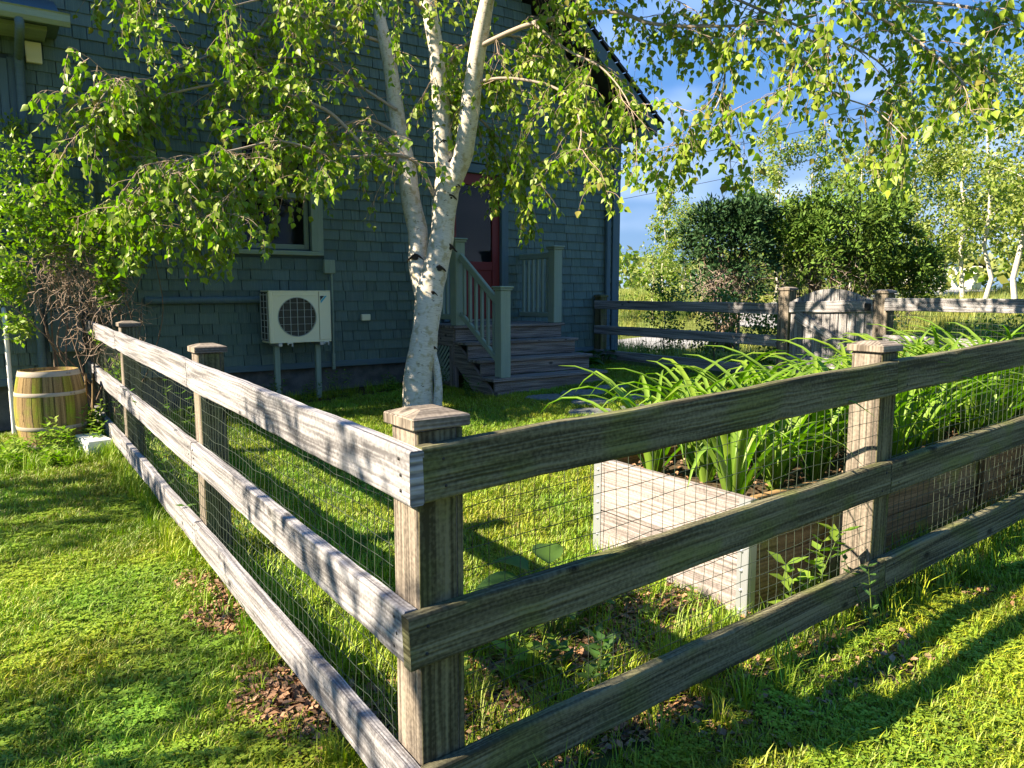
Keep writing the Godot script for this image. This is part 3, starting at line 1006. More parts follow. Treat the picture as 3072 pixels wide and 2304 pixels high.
	var rb := Vector3(4.14, 1.34, -5.77)
	rail_bar(p, "handrail", ra, rb, 0.05, 0.085)
	rail_bar(p, "bottom_rail", ra - Vector3(0, 0.72, 0), rb - Vector3(0, 0.70, 0), 0.045, 0.07)
	for k in 6:
		var t := (k + 0.7) / 6.4
		var a := ra.lerp(rb, t)
		part("baluster", box_mesh(Vector3(-0.018, -0.67, -0.018), Vector3(0.018, -0.04, 0.018), 0.003), M.trim, p, Transform3D(Basis(), a))
	# level rails back to the wall on both sides
	for x in [4.06, 5.62]:
		rail_bar(p, "top_rail", Vector3(x, 1.98, -6.655), Vector3(x, 1.98, -7.38), 0.05, 0.085)
		rail_bar(p, "bottom_rail", Vector3(x, 1.15, -6.655), Vector3(x, 1.15, -7.38), 0.045, 0.07)
		for k in 6:
			part("baluster", box_mesh(Vector3(-0.018, 1.185, -0.018), Vector3(0.018, 1.938, 0.018), 0.003), M.trim, p, Transform3D(Basis(), Vector3(x, 0, -6.73 - 0.112 * k)))

func newel(p: Node3D, at: Vector3, h: float, called: String) -> void:
	var n := part(called, box_mesh(Vector3(-0.07, 0.001, -0.07), Vector3(0.07, h - 0.05, 0.07), 0.006), M.trim, p, Transform3D(Basis(), at))
	var b := MB.new()
	box(b, Vector3(-0.085, h - 0.049, -0.085), Vector3(0.085, h - 0.025, 0.085), 0.004)
	box(b, Vector3(-0.10, h - 0.024, -0.10), Vector3(0.10, h, 0.10), 0.009)
	part("cap", b.mesh(), M.trim, n)

func rail_bar(p: Node3D, called: String, a: Vector3, b: Vector3, w: float, h: float) -> void:
	var d := b - a
	var z := d.normalized()
	var x := Vector3.UP.cross(z).normalized()
	part(called, box_mesh(Vector3(-w * 0.5, -h * 0.5, 0), Vector3(w * 0.5, h * 0.5, d.length()), 0.008, 2), M.trim, p, Transform3D(Basis(x, z.cross(x), z), a))

# ================= heat pump
func build_heat_pump() -> void:
	var p := thing("heat_pump", "cream outdoor heat pump with round fan grille and blue mark on the house wall", "heat pump")
	var lo := Vector3(1.79, 0.90, -7.30)
	var hi := Vector3(2.52, 1.476, -7.0)
	var b := MB.new()
	box(b, lo + Vector3(0.002, 0.002, 0), hi - Vector3(0.002, 0.002, 0.02), 0.0)
	part("body", b.mesh(), M.acdark, p)
	# shell: top, bottom, right, front frame with a round opening
	b = MB.new()
	box(b, Vector3(lo.x - 0.006, hi.y, lo.z), Vector3(hi.x + 0.006, hi.y + 0.012, hi.z + 0.012), 0.004)
	box(b, Vector3(lo.x - 0.004, lo.y - 0.02, lo.z), Vector3(hi.x + 0.004, lo.y, hi.z + 0.008), 0.004)
	box(b, Vector3(hi.x, lo.y + 0.001, lo.z), Vector3(hi.x + 0.004, hi.y - 0.001, hi.z + 0.006), 0.0)
	var cx := 2.115
	var cy := 1.18
	var r := 0.228
	var n := 40
	var x0 := lo.x - 0.004
	var x1 := 2.375
	var zf := hi.z + 0.006
	for k in n:
		var a0 := TAU * k / n
		var a1 := TAU * (k + 1) / n
		var q := func(a: float) -> Vector3:
			var s := minf(absf((x1 - cx if cos(a) > 0 else cx - x0) / maxf(absf(cos(a)), 1e-4)), absf((hi.y - cy if sin(a) > 0 else cy - lo.y) / maxf(absf(sin(a)), 1e-4)))
			return Vector3(cx + cos(a) * s, cy + sin(a) * s, zf)
		var i0 := Vector3(cx + cos(a0) * r, cy + sin(a0) * r, zf)
		var i1 := Vector3(cx + cos(a1) * r, cy + sin(a1) * r, zf)
		b.poly([i0, i1, q.call(a1), q.call(a0)], Vector3(0, 0, 1), [Vector2.ZERO, Vector2.ZERO, Vector2.ZERO, Vector2.ZERO])
		b.poly([i0, i1, i1 - Vector3(0, 0, 0.1), i0 - Vector3(0, 0, 0.1)], Vector3(-cos(a0), -sin(a0), 0), [Vector2.ZERO, Vector2.ZERO, Vector2.ZERO, Vector2.ZERO])
	for c in [Vector2(x0, lo.y), Vector2(x1, lo.y), Vector2(x1, hi.y), Vector2(x0, hi.y)]:   # square corners between the rays
		var a := Vector2(c.x - cx, c.y - cy).angle()
		var k := floorf(a / TAU * n)
		var ps := []
		for e in [k, k + 1]:
			var t: float = TAU * e / n
			var s := minf(absf((x1 - cx if cos(t) > 0 else cx - x0) / maxf(absf(cos(t)), 1e-4)), absf((hi.y - cy if sin(t) > 0 else cy - lo.y) / maxf(absf(sin(t)), 1e-4)))
			ps.append(Vector3(cx + cos(t) * s, cy + sin(t) * s, zf))
		ps.append(Vector3(c.x, c.y, zf))
		b.poly(ps, Vector3(0, 0, 1), [Vector2.ZERO, Vector2.ZERO, Vector2.ZERO])
	box(b, Vector3(x1 + 0.006, lo.y + 0.001, hi.z - 0.018), Vector3(hi.x - 0.001, hi.y - 0.001, zf + 0.006), 0.006)
	box(b, Vector3(x0, lo.y + 0.001, hi.z - 0.04), Vector3(x0 + 0.045, hi.y - 0.001, zf + 0.005), 0.008)
	box(b, Vector3(x0 + 0.046, hi.y - 0.05, hi.z - 0.018), Vector3(x1, hi.y - 0.002, zf + 0.004), 0.003)
	part("casing", b.mesh(), M.acbody, p)
	# fan
	var fan := MB.new()
	for k in 3:
		var ang := TAU * k / 3.0 + 0.4
		var bs := Basis(Vector3(0, 0, 1), ang) * Basis(Vector3(1, 0, 0), 0.5)
		var ps := [Vector3(0.03, -0.03, 0), Vector3(0.20, -0.09, 0), Vector3(0.21, 0.03, 0), Vector3(0.16, 0.10, 0), Vector3(0.03, 0.03, 0)]
		var tr := []
		for q: Vector3 in ps: tr.append(bs * q + Vector3(cx, cy, hi.z - 0.075))
		fan.poly(tr, Vector3(0, 0, 1), [Vector2.ZERO, Vector2.ZERO, Vector2.ZERO, Vector2.ZERO, Vector2.ZERO])
	lathe(fan, [Vector2(0.045, -0.02), Vector2(0.045, 0.01), Vector2(0.03, 0.025), Vector2(0.0, 0.03)], 16, Transform3D(Basis(Vector3(1, 0, 0), PI / 2), Vector3(cx, cy, hi.z - 0.07)))
	part("fan", fan.mesh(), M.brownbark, p)
	# wire guard
	var gr := MB.new()
	for k in 5:
		var x := cx + (k - 2) * 0.083
		var hh := sqrt(maxf(r * r - pow(x - cx, 2), 0.001))
		tube(gr, [Vector3(x, cy - hh, zf + 0.008), Vector3(x, cy + hh, zf + 0.008)], [0.0035, 0.0035], 6)
	for k in 5:
		var y := cy + (k - 2) * 0.083
		var hh := sqrt(maxf(r * r - pow(y - cy, 2), 0.001))
		tube(gr, [Vector3(cx - hh, y, zf + 0.002), Vector3(cx + hh, y, zf + 0.002)], [0.0022, 0.0022], 5)
	var ring := []
	var rr := []
	for k in 41:
		ring.append(Vector3(cx + cos(TAU * k / 40.0) * r, cy + sin(TAU * k / 40.0) * r, zf + 0.003))
		rr.append(0.005)
	tube(gr, ring, rr, 5)
	part("fan_guard", gr.mesh(), M.acgrille, p)
	# side coil grille
	var sg := MB.new()
	for k in 3:
		var z := lo.z + 0.02 + 0.12 * k
		tube(sg, [Vector3(lo.x - 0.012, lo.y + 0.01, z), Vector3(lo.x - 0.012, hi.y - 0.02, z)], [0.005, 0.005], 5)
	for k in 8:
		var y := lo.y + 0.02 + 0.074 * k
		tube(sg, [Vector3(lo.x - 0.012, y, lo.z + 0.01), Vector3(lo.x - 0.012, y, hi.z - 0.03)], [0.005, 0.005], 5)
	part("side_grille", sg.mesh(), M.acgrille, p)
	# printed mark
	var lg := Node3D.new()
	lg.name = "logo"
	p.add_child(lg, true)
	var lz := zf + 0.0085
	b = MB.new()
	b.poly([Vector3(2.395, 1.425, lz), Vector3(2.445, 1.425, lz), Vector3(2.395, 1.37, lz)], Vector3(0, 0, 1), [Vector2.ZERO, Vector2.ZERO, Vector2.ZERO])
	part("mark", b.mesh(), M.logo_dark, lg)
	b = MB.new()
	b.poly([Vector3(2.452, 1.425, lz), Vector3(2.478, 1.425, lz), Vector3(2.400, 1.335, lz), Vector3(2.400, 1.366, lz)], Vector3(0, 0, 1), [Vector2.ZERO, Vector2.ZERO, Vector2.ZERO, Vector2.ZERO])
	part("mark", b.mesh(), M.logo_blue, lg)
	# stand
	for x in [1.90, 2.40]:
		part("leg", box_mesh(Vector3(x - 0.03, 0.10, -7.17), Vector3(x + 0.03, 0.84, -7.11), 0.004), M.trim, p)
		part("stand_arm", box_mesh(Vector3(x - 0.022, 0.841, -7.33), Vector3(x + 0.022, 0.878, -6.98), 0.003), M.metal, p)
	for x in [2.02, 2.46]:
		b = MB.new()
		box(b, Vector3(x - 0.028, 0.855, -7.03), Vector3(x - 0.022, 0.879, -6.98))
		box(b, Vector3(x + 0.022, 0.835, -7.03), Vector3(x + 0.028, 0.879, -6.98))
		box(b, Vector3(x - 0.0215, 0.872, -7.03), Vector3(x + 0.0215, 0.8785, -6.98))
		part("clip", b.mesh(), M.white, p)

# ================= fences
func along(o: Vector3, dir: Vector3) -> Transform3D:
	var x := dir.normalized()
	var z := x.cross(Vector3.UP).normalized()
	return Transform3D(Basis(x, z.cross(x), z), o)

func post_cap(b: MB, c: Vector3, r: float, y: float) -> void:
	box(b, Vector3(c.x - r, y, c.z - r), Vector3(c.x + r, y + 0.03, c.z + r), 0.003, 0)
	var t := r * 0.45
	var q := [Vector3(-1, 0, -1), Vector3(1, 0, -1), Vector3(1, 0, 1), Vector3(-1, 0, 1)]
	var hi := []
	for k in 4:
		var a: Vector3 = q[k]
		var d: Vector3 = q[(k + 1) % 4]
		var a0 := Vector3(c.x + a.x * (r - 0.004), y + 0.0305, c.z + a.z * (r - 0.004))
		var d0 := Vector3(c.x + d.x * (r - 0.004), y + 0.0305, c.z + d.z * (r - 0.004))
		var a1 := Vector3(c.x + a.x * t, y + 0.044, c.z + a.z * t)
		var d1 := Vector3(c.x + d.x * t, y + 0.044, c.z + d.z * t)
		hi.append(a1)
		b.poly([a0, d0, d1, a1], Vector3(a.x + d.x, 1, a.z + d.z), [Vector2(a0.x, a0.z), Vector2(d0.x, d0.z), Vector2(d1.x, d1.z), Vector2(a1.x, a1.z)])
	b.poly(hi, Vector3.UP, [Vector2(-t, -t), Vector2(t, -t), Vector2(t, t), Vector2(-t, t)])

func fence_post(parent: Node3D, c: Vector3, half: float, h: float, m: Material) -> MeshInstance3D:
	var b := MB.new()
	box(b, Vector3(c.x - half, -0.4, c.z - half), Vector3(c.x + half, h, c.z + half), 0.005, 1)
	# added board and the applied strip on one face, shade put into their colour
	var p := part("post", b.mesh(), m, parent)
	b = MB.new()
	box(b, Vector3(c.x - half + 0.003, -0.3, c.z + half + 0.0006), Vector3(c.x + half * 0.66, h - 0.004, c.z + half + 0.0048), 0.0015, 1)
	part("shade_board", b.mesh(), M.post_shade, p)
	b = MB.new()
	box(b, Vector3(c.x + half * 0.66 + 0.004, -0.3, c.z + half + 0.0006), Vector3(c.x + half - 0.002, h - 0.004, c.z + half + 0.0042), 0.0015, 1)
	part("corner_strip", b.mesh(), M.post_shade, p)
	b = MB.new()
	post_cap(b, c, half + 0.016, h + 0.001)
	part("cap", b.mesh(), m, p)
	return p

func wire_panel(parent: Node3D, o: Vector3, dir: Vector3, nrm: Vector3, ln: float, y0: float, y1: float, slope: float, sd: int, wav := 1.0) -> void:
	var b := MB.new()
	var nz := FastNoiseLite.new()
	nz.seed = sd
	nz.frequency = 1.0
	var at := func(u: float, y: float) -> Vector3:
		return o + dir * (u + nz.get_noise_2d(u * 5.0, y * 6.0) * 0.006 * wav) + Vector3.UP * (y + slope * u + nz.get_noise_2d(u * 4.0 + 30.0, y * 5.0) * 0.009 * wav) + nrm * (nz.get_noise_2d(u * 2.5, y * 3.0 + 60.0) * 0.008 * wav)
	var st := 0.052
	var u := st * 0.4
	while u < ln:
		var pts := []
		var rr := []
		var m := int((y1 - y0) / 0.1) + 1
		for i in m + 1:
			pts.append(at.call(u, lerpf(y0, y1, float(i) / m)))
			rr.append(0.0012)
		tube(b, pts, rr, 3)
		u += st
	var y := y0
	while y <= y1 + 0.001:
		var pts := []
		var rr := []
		var m := int(ln / 0.1) + 1
		for i in m + 1:
			pts.append(at.call(ln * i / m, y))
			rr.append(0.0013)
		tube(b, pts, rr, 3)
		y += 0.0585
	tag(part("wire_mesh", b.mesh(), M.wire, parent), "", "", "", "stuff")

func nails(parent: Node3D, spots: Array, nrm: Vector3) -> void:
	var b := MB.new()
	lathe(b, [Vector2(0.0045, -0.004), Vector2(0.0045, 0.001), Vector2(0.0, 0.0016)], 8)
	var m := b.mesh()
	var x := nrm.cross(Vector3(0.3, 0.9, 0.2)).normalized()
	for s: Vector3 in spots:
		part("nail", m, M.iron, parent, Transform3D(Basis(x, nrm, x.cross(nrm)), s))

func build_fences() -> void:
	var hs := [0.95, 0.523, 0.096]
	# ---- run on the left, sunlit boards
	var f := thing("rail_fence", "sunlit silver-grey three-rail fence running back to the house on the left", "fence")
	var sl := 0.0126
	var ends := [0.0, -2.47, -5.12, -7.34]
	for k in 3:
		for i in 3:
			var za: float = ends[i]
			if i == 0 and k == 1: za = -0.043
			var zb: float = ends[i + 1] + 0.003
			if i == 0 and k == 2: za = -0.002
			part("rail", plank(za - zb, 0.14, 0.04, 100 + k * 7 + i, 1.15), M.rail, f, along(Vector3(-0.035, hs[k] - za * sl, za), Vector3(0, sl, -1)))
			var sp := []
			for q in [za - 0.05, zb + 0.05]:
				for e in 3: sp.append(Vector3(-0.0352, hs[k] - q * sl + 0.03 + 0.04 * e, q + rf(-0.012, 0.012)))
			nails(f, sp, Vector3(-1, 0, 0))
	for z in [-2.47, -5.12, -7.26]:
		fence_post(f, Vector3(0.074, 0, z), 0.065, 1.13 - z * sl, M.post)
	wire_panel(f, Vector3(0.0075, 0, -0.18), Vector3(0, 0, -1), Vector3(1, 0, 0), 7.1, 0.03, 1.02, sl, 3, 1.7)
	# ---- run on the right with the corner post
	f = thing("rail_fence", "shade-tinted olive three-rail fence with the capped corner post nearest the camera", "fence")
	sl = 0.042
	var xe := [0.008, 2.245, 4.485, 7.05]
	for k in 3:
		for i in 3:
			var xa: float = xe[i]
			if i == 0 and k == 1: xa = -0.036
			if i == 0 and k == 2: xa = 0.010
			var xb: float = xe[i + 1] - 0.003
			part("rail", plank(xb - xa, 0.14, 0.04, 200 + k * 7 + i, 1.0), M.rail_shade, f, along(Vector3(xa, hs[k] + xa * sl, -0.04), Vector3(1, sl, 0)))
			var sp := []
			for q in [xa + 0.06, xb - 0.05]:
				for e in 2: sp.append(Vector3(q + rf(-0.02, 0.02), hs[k] + q * sl + 0.03 + 0.07 * e + rf(-0.01, 0.01), 0.0002))
			nails(f, sp, Vector3(0, 0, 1))
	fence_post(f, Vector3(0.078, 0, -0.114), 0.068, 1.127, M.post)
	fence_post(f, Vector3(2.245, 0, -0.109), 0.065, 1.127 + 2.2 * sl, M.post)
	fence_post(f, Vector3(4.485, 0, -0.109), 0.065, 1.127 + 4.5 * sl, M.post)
	wire_panel(f, Vector3(0.152, 0, -0.043), Vector3(1, 0, 0), Vector3(0, 0, 1), 6.8, 0.03, 1.03, sl, 4, 1.0)
	# ---- back fence, two lengths either side of the gate
	f = thing("rail_fence", "shaded three-rail fence between the house corner and the gate", "fence")
	back_rails(f, -7.36, -4.0, [[1.205, 1.203], [0.815, 0.805], [0.43, 0.42]], 300)
	fence_post(f, Vector3(7.14, 0, -7.29), 0.07, 1.39, M.post_shade)
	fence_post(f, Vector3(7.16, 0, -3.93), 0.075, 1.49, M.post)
	wire_panel(f, Vector3(7.105, 0, -7.2), Vector3(0, 0, 1), Vector3(1, 0, 0), 3.2, 0.40, 1.28, -0.002, 6, 1.0)
	f = thing("rail_fence", "dappled rail fence running right from the gate past the day lilies", "fence")
	back_rails(f, -2.66, -0.05, [[1.272, 1.275], [0.875, 0.87], [0.47, 0.46]], 320)
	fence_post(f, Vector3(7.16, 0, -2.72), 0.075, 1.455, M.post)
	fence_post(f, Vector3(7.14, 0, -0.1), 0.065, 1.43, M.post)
	wire_panel(f, Vector3(7.105, 0, -2.62), Vector3(0, 0, 1), Vector3(1, 0, 0), 2.5, 0.40, 1.32, 0.0, 7, 1.0)
	# ---- gate
	var g := thing("garden_gate", "dappled wooden garden gate with arched top and diagonal brace", "gate")
	var z0 := -3.845
	var z1 := -2.805
	var n := 10
	for i in n:
		var a := lerpf(z0, z1, float(i) / n) + 0.006
		var c := lerpf(z0, z1, float(i + 1) / n) - 0.006
		var ta := 1.36 + 0.15 * sin(PI * (a - z0) / (z1 - z0))
		var tc := 1.36 + 0.15 * sin(PI * (c - z0) / (z1 - z0))
		var b := MB.new()
		var off := Vector2(rf(0, 3), rf(0, 3))
		var lo := 0.47
		var x0 := 7.121
		var x1 := 7.141
		b.poly([Vector3(x0, lo, a), Vector3(x0, lo, c), Vector3(x0, tc, c), Vector3(x0, ta, a)], Vector3(-1, 0, 0), [Vector2(lo, a) + off, Vector2(lo, c) + off, Vector2(tc, c) + off, Vector2(ta, a) + off])
		b.poly([Vector3(x1, lo, a), Vector3(x1, lo, c), Vector3(x1, tc, c), Vector3(x1, ta, a)], Vector3(1, 0, 0), [Vector2(lo, a) + off, Vector2(lo, c) + off, Vector2(tc, c) + off, Vector2(ta, a) + off])
		for e in [[a, ta, -1.0], [c, tc, 1.0]]:
			b.poly([Vector3(x0, lo, e[0]), Vector3(x1, lo, e[0]), Vector3(x1, e[1], e[0]), Vector3(x0, e[1], e[0])], Vector3(0, 0, e[2]), [off, off, off + Vector2(1, 0), off + Vector2(1, 0)])
		b.poly([Vector3(x0, ta, a), Vector3(x1, ta, a), Vector3(x1, tc, c), Vector3(x0, tc, c)], Vector3.UP, [off, off, off, off])
		part("board", b.mesh(), M.rail, g)
	part("rail", plank(z1 - z0, 0.13, 0.032, 340, 0.7), M.rail, g, along(Vector3(7.119, 1.225, z0), Vector3(0, 0.03, 1)))
	part("rail", plank(z1 - z0, 0.13, 0.032, 341, 0.7), M.rail, g, along(Vector3(7.119, 0.56, z0), Vector3(0, 0.03, 1)))
	part("brace", plank(1.05, 0.12, 0.028, 342, 0.7), M.rail, g, along(Vector3(7.117, 1.15, z0 + 0.06), Vector3(0, -0.48, 0.85)))
	part("latch", box_mesh(Vector3(7.066, 1.27, z1 - 0.085), Vector3(7.088, 1.35, z1 - 0.02), 0.004), M.iron, g)

func back_rails(f: Node3D, za: float, zb: float, ys: Array, sd: int) -> void:
	for k in ys.size():
		var y: Array = ys[k]
		part("rail", plank(zb - za, 0.135, 0.04, sd + k, 1.0), M.rail, f, along(Vector3(7.10, y[0], za), Vector3(0, (y[1] - y[0]) / (zb - za), 1)))

# ================= raised bed
func build_planter() -> void:
	var p := thing("raised_bed", "raised wooden garden bed with metal corner brackets behind the right fence", "planter")
	var x0 := 1.74
	var x1 := 6.3
	var z0 := -1.32
	var z1 := -0.33
	var ty := 0.60
	for k in 2:
		var y := 0.04 + 0.281 * k
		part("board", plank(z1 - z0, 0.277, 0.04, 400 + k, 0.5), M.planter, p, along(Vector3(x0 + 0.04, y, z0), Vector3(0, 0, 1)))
		for i in 2:
			var xa := x0 + 0.045 if i == 0 else 3.9
			var xb := 3.895 if i == 0 else x1
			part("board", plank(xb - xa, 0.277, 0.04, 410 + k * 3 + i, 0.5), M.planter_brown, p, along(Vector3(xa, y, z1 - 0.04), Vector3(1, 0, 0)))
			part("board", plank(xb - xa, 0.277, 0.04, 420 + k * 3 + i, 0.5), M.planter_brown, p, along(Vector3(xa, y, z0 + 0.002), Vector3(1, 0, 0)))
		part("board", plank(z1 - z0 - 0.1, 0.277, 0.04, 430 + k, 0.5), M.planter_brown, p, along(Vector3(x1 + 0.04, y, z0 + 0.05), Vector3(0, 0, 1)))
	for x in [2.33, 3.9, 5.2]:
		part("stake", box_mesh(Vector3(x - 0.03, -0.1, z1 + 0.004), Vector3(x + 0.03, ty - 0.02, z1 + 0.04), 0.004), M.planter_brown, p)
	# corner brackets with bolts
	for q in [[z1, -1.0], [z0, 1.0]]:
		var b := MB.new()
		var z: float = q[0]
		box(b, Vector3(x0 - 0.004, 0.05, minf(z, z + q[1] * 0.055)), Vector3(x0 - 0.0008, ty - 0.004, maxf(z, z + q[1] * 0.055)))
		if q[1] < 0: box(b, Vector3(x0 - 0.004, 0.05, z + 0.0008), Vector3(x0 + 0.05, ty - 0.004, z + 0.004))
		var br := part("corner_bracket", b.mesh(), M.metal, p)
		var bolt := MB.new()
		lathe(bolt, [Vector2(0.008, 0.0), Vector2(0.008, 0.004), Vector2(0.0, 0.006)], 8)
		var bm := bolt.mesh()
		for i in 6: part("bolt", bm, M.metal, br, Transform3D(Basis(Vector3(0, 0, 1), PI / 2), Vector3(x0 - 0.004, 0.1 + 0.088 * i, z + q[1] * 0.032)))
	# soil
	var s := MB.new()
	var nx := 40
	var nzn := 10
	for j in nzn + 1:
		for i in nx + 1:
			var x := lerpf(x0 + 0.041, x1 - 0.001, float(i) / nx)
			var z := lerpf(z0 + 0.044, z1 - 0.042, float(j) / nzn)
			s.vert(Vector3(x, 0.52 + patches.get_noise_2d(x * 3.0, z * 3.0) * 0.03, z), Vector3.UP)
	for j in nzn:
		for i in nx:
			var k := j * (nx + 1) + i
			s.ix.append_array(PackedInt32Array([k, k + 1, k + nx + 1, k + 1, k + nx + 2, k + nx + 1]))
	part("soil", s.mesh(), M.soil, p)
	# day lilies
	var straps := []
	for i in 10: straps.append(strap_mesh(i))
	var nth := ["first", "second", "third", "fourth", "fifth", "sixth", "seventh", "eighth", "ninth", "tenth", "eleventh", "twelfth", "thirteenth", "fourteenth"]
	var order := []
	var spots := []
	for i in 14:
		for j in 3:
			if j == 1 and i % 2 == 1: continue
			order.append(Vector2i(i / 2 if j == 1 else i, j))
			spots.append(Vector3(1.90 + 0.315 * i + rf(-0.06, 0.06) + 0.15 * (j % 2), 0.51, -0.52 - 0.30 * j + rf(-0.05, 0.05)))
	for i in spots.size():
		var at: Vector3 = spots[i]
		var lab: String = "%s day lily clump from the bed's lit end board, %s row" % [nth[order[i].x], ["front", "middle", "back"][order[i].y]]
		var t := thing("day_lily", lab, "plant", at, rf(0, TAU), "day lilies in the raised bed")
		for k in 26:
			var a := rf(0, TAU)
			var sc := rf(0.75, 1.2) * (1.0 + 0.08 * clampf((at.x - 3.0) / 1.5, 0.0, 1.0))
			part("leaf", straps[rng.randi() % straps.size()], M.leaf, t, Transform3D(Basis(Vector3.UP, a) * Basis.from_scale(Vector3(sc, sc, sc)), Vector3(cos(a) * 0.03, 0, -sin(a) * 0.03)))

func strap_mesh(i: int) -> ArrayMesh:
	var b := MB.new()
	b.col = vary(Color(0.21, 0.33, 0.04), 0.25)
	var l := rf(0.54, 0.86)
	var w := rf(0.021, 0.036)
	var th := rf(0.05, 0.65)          # lean from upright at the base
	var bend := rf(1.4, 3.0)
	var kink := -1 if rng.randf() < 0.65 else rng.randi_range(4, 7)
	var n := 9
	var p := Vector3.ZERO
	var side := Vector3(0, 0, 1)
	var tw := rf(-0.5, 0.5)
	for k in n + 1:
		var t := float(k) / n
		var d := Vector3(sin(th), cos(th), 0)
		var up := Vector3(-cos(th), sin(th), 0)
		var s := (side * cos(tw * t) + up * sin(tw * t)).normalized()
		var ww := w * (0.7 + 0.3 * minf(1.0, t * 5.0)) * (1.0 if t < 0.45 else pow(maxf(0.0, (1.0 - t) / 0.55), 0.7)) + 0.0006
		var fold := up * ww * 0.38
		b.vert(p + s * ww * 0.5 + fold, (up - s * 0.5).normalized()); b.vert(p, up); b.vert(p - s * ww * 0.5 + fold, (up + s * 0.5).normalized())
		p += d * l / n
		th += bend / n * (0.3 + 1.4 * t) + (0.9 if k == kink else 0.0)
	for k in n:
		var q := k * 3
		for e in 2:
			var a := q + e
			b.ix.append_array(PackedInt32Array([a, a + 1, a + 3, a + 1, a + 4, a + 3]))
	return b.mesh()

# ================= the birch
func v3(a: Array) -> Array:
	var out := []
	for p in a: out.append(Vector3(p[0], p[1], p[2]))
	return out

func taper(n: int, a: float, b: float) -> Array:
	var out := []
	for i in n: out.append(lerpf(a, b, float(i) / (n - 1)))
	return out

func lerp_list(vals: Array, n: int) -> Array:
	var out := []
	for i in n:
		var t := float(i) / (n - 1) * (vals.size() - 1)
		var k := mini(int(t), vals.size() - 2)
		out.append(lerpf(vals[k], vals[k + 1], t - k))
	return out

